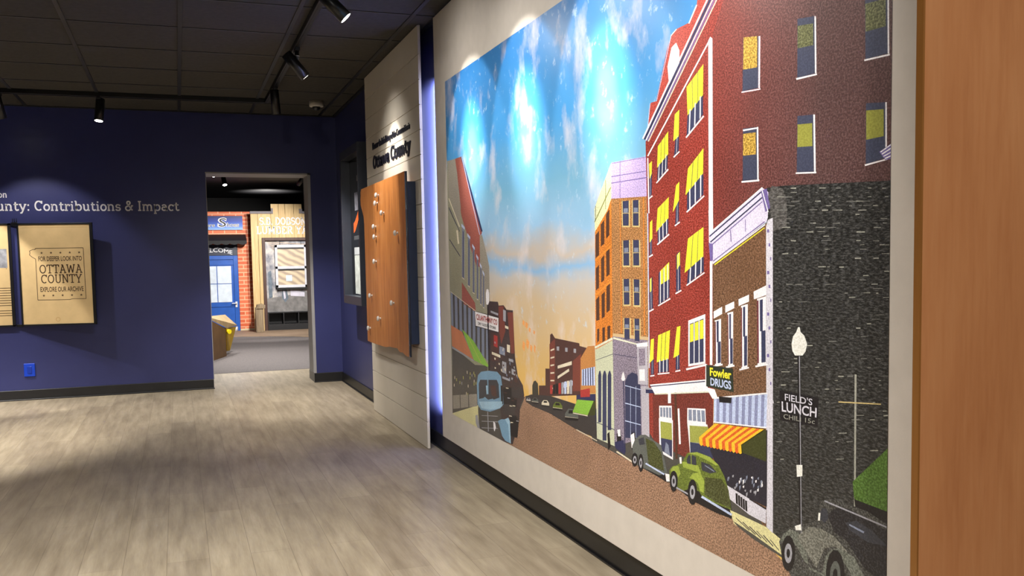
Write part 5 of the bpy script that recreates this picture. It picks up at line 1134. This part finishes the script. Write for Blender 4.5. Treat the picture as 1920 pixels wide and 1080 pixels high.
t = thing('shop_door', 'blue panelled shop door with white glazed panes and chrome handle', 'door', (-1.0, BY, 0))
m = MB()
m.box(-1.55, -.518, BY + .02, BY + .10, .006, 1.42)
m.box(-.600, -.518, BY + .005, BY + .02, .006, 1.41)
m.box(-1.55, -1.47, BY + .005, BY + .02, .006, 1.41)
m.box(-1.47, -.600, BY + .005, BY + .02, 1.24, 1.31)
m.box(-1.47, -.600, BY - .004, BY + .02, 1.345, 1.415)
m.box(-1.47, -.600, BY + .005, BY + .02, .46, .545)
m.box(-1.20, -1.17, BY + .012, BY + .02, .08, .46)
leaf = m.build('door_leaf', door_blue, t, bevel=.004)
for a0, a1 in ((-1.45, -1.20), (-1.185, -.908), (-.894, -.645)):
    for b0, b1 in ((.90, 1.222), (.55, .887)):
        m = MB()
        m.box(a0, a1, BY + .008, BY + .02, b0, b1)
        m.build('pane', pane_white, leaf)
m = MB()
m.box(-.592, -.555, BY - .012, BY + .005, .45, .555)
m.cyl((-.573, BY - .012, .525), (-.573, BY - .045, .525), .010, n=12)
m.box(-.655, -.562, BY - .056, BY - .042, .517, .533)
m.build('handle', paint('handle_white', (214, 216, 222), .3), leaf, bevel=.002)
m = MB()
m.box(-1.55, -.512, BY + .012, BY + .08, 1.42, 1.64)
transom = m.build('transom', paint('transom_navy', (26, 36, 60), .4), t)
m = MB()
tx = sans('WELCOME', .012)
for_arc = lambda a, b, d: (-1.205 + .595 * a / tx[2], BY + .0105, 1.437 + .050 * math.sin(math.pi * (a / tx[2])) + b * .075)
put(m, tx, for_arc)
m.build('lettering', white_vinyl, transom)

m = MB()
m.cyl((-.62, BY - .12, .006), (-.62, BY - .12, .09), .045, .05, 18)
tag(m.build('white_canister', paint('canister_white', (216, 214, 216), .5), smooth=True), 'small white canister at the foot of the blue door', 'canister')

# collection bin with sloping lid
t = thing('collection_bin', 'brown wedge topped bin with yellow side by the left opening edge', 'bin', (-1.2, 3.6, .0))
f0, f1, f2, f3 = (-1.28, 2.62), (-1.01, 3.39), (-1.75, 3.66), (-2.02, 2.89)


def pt(p, z):
    return (p[0], p[1], z)


m = MB()
zb = .003
m.face([pt(f0, zb), pt(f1, zb), pt(f1, .385), pt(f0, .575)])
m.face([pt(f1, zb), pt(f2, zb), pt(f2, .385), pt(f1, .385)])
m.face([pt(f2, zb), pt(f3, zb), pt(f3, .575), pt(f2, .385)])
m.face([pt(f3, zb), pt(f0, zb), pt(f0, .575), pt(f3, .575)])
m.face([pt(f0, zb), pt(f3, zb), pt(f2, zb), pt(f1, zb)])
m.face([pt(f0, .575), pt(f1, .385), pt(f2, .385), pt(f3, .575)])
m.build('body', board_brown, t, bevel=.004)
m = MB()
q0, q1, q2, q3 = (-1.275, 2.64, .578), (-1.0, 3.40, .390), (-.835, 3.86, .383), (-.985, 3.92, .530)
q4, q5, q6, q7 = [(p[0], p[1], p[2] + .012) for p in (q0, q1, q2, q3)]
for fc in ((q0, q1, q2), (q0, q2, q3), (q4, q5, q6), (q4, q6, q7), (q0, q1, q5, q4), (q1, q2, q6, q5), (q2, q3, q7, q6), (q3, q0, q4, q7)):
    m.face(fc)
m.build('lid', paint('bin_lid_brown', (168, 144, 108), .5, vary=.2), t)
m = MB()
c = [(-.998, 3.43, .380), (-.845, 3.84, .372), (-.945, 3.76, .045), (-.985, 3.70, .045)]
e = [(x - .09, y + .04, z) for x, y, z in c]
for fc in (c, e, (c[0], c[1], e[1], e[0]), (c[1], c[2], e[2], e[1]), (c[2], c[3], e[3], e[2]), (c[3], c[0], e[0], e[3])):
    m.face(fc)
chute = m.build('yellow_chute', bin_yellow, t)
m = MB()
m.cyl((-.972, 3.50, .33), (-.955, 3.47, .33), .032, n=18)
m.build('yellow_cap', paint('cap_yellow', (250, 226, 30), .4), chute, smooth=True)

# lumber yard facade
LY = 8.10
t = thing('lumber_facade', 'pine plank facade with stepped top and painted lumber yard name', 'storefront', (.4, LY, 0))
m = MB()
xs = [-.285, -.155, .085, .225, .345, .505, .655, .80, .95, 1.1]
gap = .003
for a, c in zip(xs, xs[1:]):
    top = 2.185
    if .10 < (a + c) / 2 < .60:
        top = 2.36
    if c <= -.06 or a >= .92:
        m.box(a + gap, c - gap, LY, LY + .03, .006, top)
    elif a < -.09:
        m.box(a + gap, -.09, LY, LY + .03, .006, top)
        m.box(-.09, c - gap, LY, LY + .03, 1.73, top)
    else:
        m.box(a + gap, c - gap, LY, LY + .03, 1.73, top)
m.box(-.285, 1.1, LY + .028, LY + .035, 1.72, 2.18)
pine_planks = m.build('planks', pine, t, bevel=.002)
cap_grey = paint('cap_trim_grey', (112, 106, 112), .6)
for a, c, z0, z1 in ((-.29, .09, 2.18, 2.225), (.09, .125, 2.18, 2.28), (.60, .66, 2.185, 2.27), (.66, 1.1, 2.18, 2.225)):
    m = MB()
    m.box(a, c, LY - .03, LY + .03, z0, z1)
    m.build('cap_trim', cap_grey, t, bevel=.002)
m = MB()
m.box(-.095, -.038, LY - .03, LY + .05, .006, 1.735)
m.box(-.038, .90, LY - .03, LY + .05, 1.68, 1.735)
m.box(.84, .90, LY - .03, LY + .05, .006, 1.68)
m.build('door_casing', brown_trim, t, bevel=.003)
m = MB()
tx = slab('S.B. DOBSON', .17, .03)
put(m, tx, lambda a, b, d: (-.125 + (.735 + .125) * a / tx[2], LY - .0015, 1.975 + b * .135))
m.build('lettering', white_vinyl, pine_planks)
m = MB()
tx = slab('LUMBER YARD', .17, .03)
put(m, tx, lambda a, b, d: (-.185 + (.985 + .185) * a / tx[2], LY - .0015, 1.805 + b * .14))
m.build('lettering', white_vinyl, pine_planks)

# printed view of the yard inside the casing
t = thing('yard_picture', 'grey printed picture of a timber shed interior inside the brown casing', 'picture', (.4, LY, .9))
m = MB()
m.box(-.036, .84, LY + .04, LY + .052, .345, 1.678)
pic, nt, b = nodes_of('print_yard_grey')
f = noise(nt, coords(nt, (2.2, 1, 1.4)), 3.6, 5, .65)
nt.links.new(ramp(nt, f, [(.3, lin((92, 98, 112))), (.45, lin((140, 140, 148))), (.6, lin((190, 184, 182))), (.75, lin((214, 206, 190)))]), b.inputs['Base Color'])
pict = m.build('print', pic, t)
LYp = LY + .0392
m = MB()
for k in range(7):
    m.face([(.0 + .02 * k, LYp, 1.67 - .03 * k), (.84, LYp, 1.50 - .05 * k + .1), (.84, LYp, 1.48 - .05 * k + .1), (.0 + .02 * k, LYp, 1.655 - .03 * k)])
m.build('printed_beams', paint('print_beam', (170, 150, 130), .6, vary=.4), pict, fix=False)
m = MB()
m.face([(-.034, LYp - .0002, .60), (.838, LYp - .0002, .72), (.838, LYp - .0002, .347), (-.034, LYp - .0002, .347)])
m.build('printed_floor', paint('print_floor', (120, 118, 118), .6, vary=.3, scale=12), pict, fix=False)
m = MB()
m.face([(.0, LYp - .0004, 1.10), (.06, LYp - .0004, 1.12), (.07, LYp - .0004, .62), (.0, LYp - .0004, .60)])
m.face([(.24, LYp - .0004, .80), (.33, LYp - .0004, .78), (.36, LYp - .0004, .60), (.30, LYp - .0004, .52), (.24, LYp - .0004, .60)])
m.build('printed_machine', paint('print_machine', (96, 108, 122), .6, vary=.4, scale=15), pict, fix=False)
m = MB()
m.face([(.40, LYp - .0006, .76), (.66, LYp - .0006, .70), (.66, LYp - .0006, .62), (.40, LYp - .0006, .64)])
m.face([(.26, LYp - .0006, .74), (.30, LYp - .0006, .73), (.31, LYp - .0006, .60), (.28, LYp - .0006, .58)])
m.build('printed_highlights', paint('print_pale', (206, 204, 220), .6), pict, fix=False)

t = thing('hanging_window', 'white window sash hung before the grey timber shed picture', 'window', (.43, LY, 1.2))
m = MB()
WX0, WX1, WZ0, WZ1 = .130, .715, .80, 1.60
yy0, yy1 = LY - .045, LY - .005
m.box(WX0, WX0 + .045, yy0, yy1, WZ0, WZ1)
m.box(WX1 - .05, WX1, yy0, yy1, WZ0, WZ1)
m.box(WX0, WX1, yy0, yy1, WZ1 - .05, WZ1)
m.box(WX0, WX1, yy0, yy1, WZ0, WZ0 + .05)
m.box(WX0, WX1, yy0, yy1, 1.15, 1.20)
sash = m.build('sash_frame', paint('sash_white', (200, 202, 212), .5), t, bevel=.003)
beam, nt, b = nodes_of('print_timber_beams')
wv = N(nt, 'ShaderNodeTexWave')
wv.inputs['Scale'].default_value = 2.6
wv.inputs['Distortion'].default_value = 5
wv.inputs['Detail'].default_value = 2
nt.links.new(coords(nt, (1, 1, 1.3), (0, R(58), 0)), wv.inputs['Vector'])
nt.links.new(ramp(nt, wv.outputs[0], [(.1, lin((164, 146, 130))), (.4, lin((188, 170, 144))), (.9, lin((204, 188, 160)))]), b.inputs['Base Color'])
for a, c in ((1.20, 1.55), (.85, 1.15)):
    m = MB()
    m.box(WX0 + .045, WX1 - .05, LY - .022, LY - .016, a, c)
    m.build('pane', beam, sash)
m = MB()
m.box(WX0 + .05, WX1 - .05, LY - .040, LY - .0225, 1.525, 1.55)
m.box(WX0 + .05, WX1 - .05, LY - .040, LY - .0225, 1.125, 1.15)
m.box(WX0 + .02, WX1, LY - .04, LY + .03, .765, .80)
m.build('shadow_rail', frame_black, t)  # black strips standing in for the shade under each sash rail
m = MB()
m.box(.32, .43, LY - .0235, LY - .0222, .92, 1.03)
m.build('printed_opening', paint('print_opening', (196, 214, 240), .5), sash)
m = MB()
for w_ in (WX0 + .1, WX1 - .1):
    m.cyl((w_, LY - .025, WZ1), (w_, LY - .025, 1.70), .003, n=6)
m.build('hanging_wire', black_metal, t)

t = thing('cubby_shelf', 'low black cubby shelf under the grey timber shed picture', 'shelf', (.4, LY, 0))
m = MB()
for z0, z1 in ((.0065, .10), (.100, .118), (.325, .343)):
    m.box(-.034, .838, LY - .02, LY + .28, z0, z1)
for x in (-.034, .245, .52, .82):
    m.box(x, x + .018, LY - .02, LY + .28, .118, .325)
m.box(-.034, .838, LY + .28, LY + .29, .0065, .343)
m.build('carcass', paint('shelf_black', (24, 24, 28), .5), t, bevel=.001)

t = thing('wood_post', 'short weathered grey timber post standing before the pine plank facade', 'post', (-.2, 7.75, 0))
m = MB()
m.box(-.285, -.150, 7.66, 7.80, .0065, .46)
m.build('shaft', old_wood, t, bevel=.006)
m = MB()
m.prism([(-.27, .44), (-.118, .44), (-.112, .50), (-.16, .525), (-.255, .51)], lambda x, z: (x, 7.64, z), lambda x, z: (x, 7.81, z))
m.build('cap', old_wood, t, bevel=.004)

# lamps of the far room
m = MB()
m.box(-2.2, 1.9, 4.18, 4.215, 2.70, 2.74)
tag(m.build('far_track_rail', track_black), 'black ceiling track in the far room nearest the opening', 'track')
m = MB()
m.box(-2.2, 1.9, 5.68, 5.715, 2.70, 2.74)
tag(m.build('far_track_rail', track_black), 'black ceiling track in the far room nearer the shop fronts', 'track')
FG = 'track spotlights in the far room'
make_spotlight('lit spotlight in the far room at the top left of the opening', (-1.06, 4.2, 2.70), (.16, -.42, -.80), [(260, 80, .6)], FG)
make_spotlight('smaller lit spotlight in the far room nearer the brick shop', (-.84, 5.7, 2.70), (.1, -.40, -.80), [(160, 90, .6)], FG)
make_spotlight('dark spotlight in the far room above the pine facade', (.35, 5.7, 2.70), (-.35, .70, -.5), [(360, 90, .5)], FG, False)
make_spotlight('dark spotlight in the far room at the right of the opening', (.15, 4.2, 2.70), (-.05, .75, -.5), [(620, 70, .5)], FG, False)
spot('far_downlight', (-.6, 2.3, 2.68), (-.3, 3.0, 0), 560, 120, .8, .04)  # added unseen fill spot that brightens the far room carpet
spot('soffit_uplight', (.2, 10.0, 2.2), (.2, 10.05, 2.74), 90, 112, .8, .05)
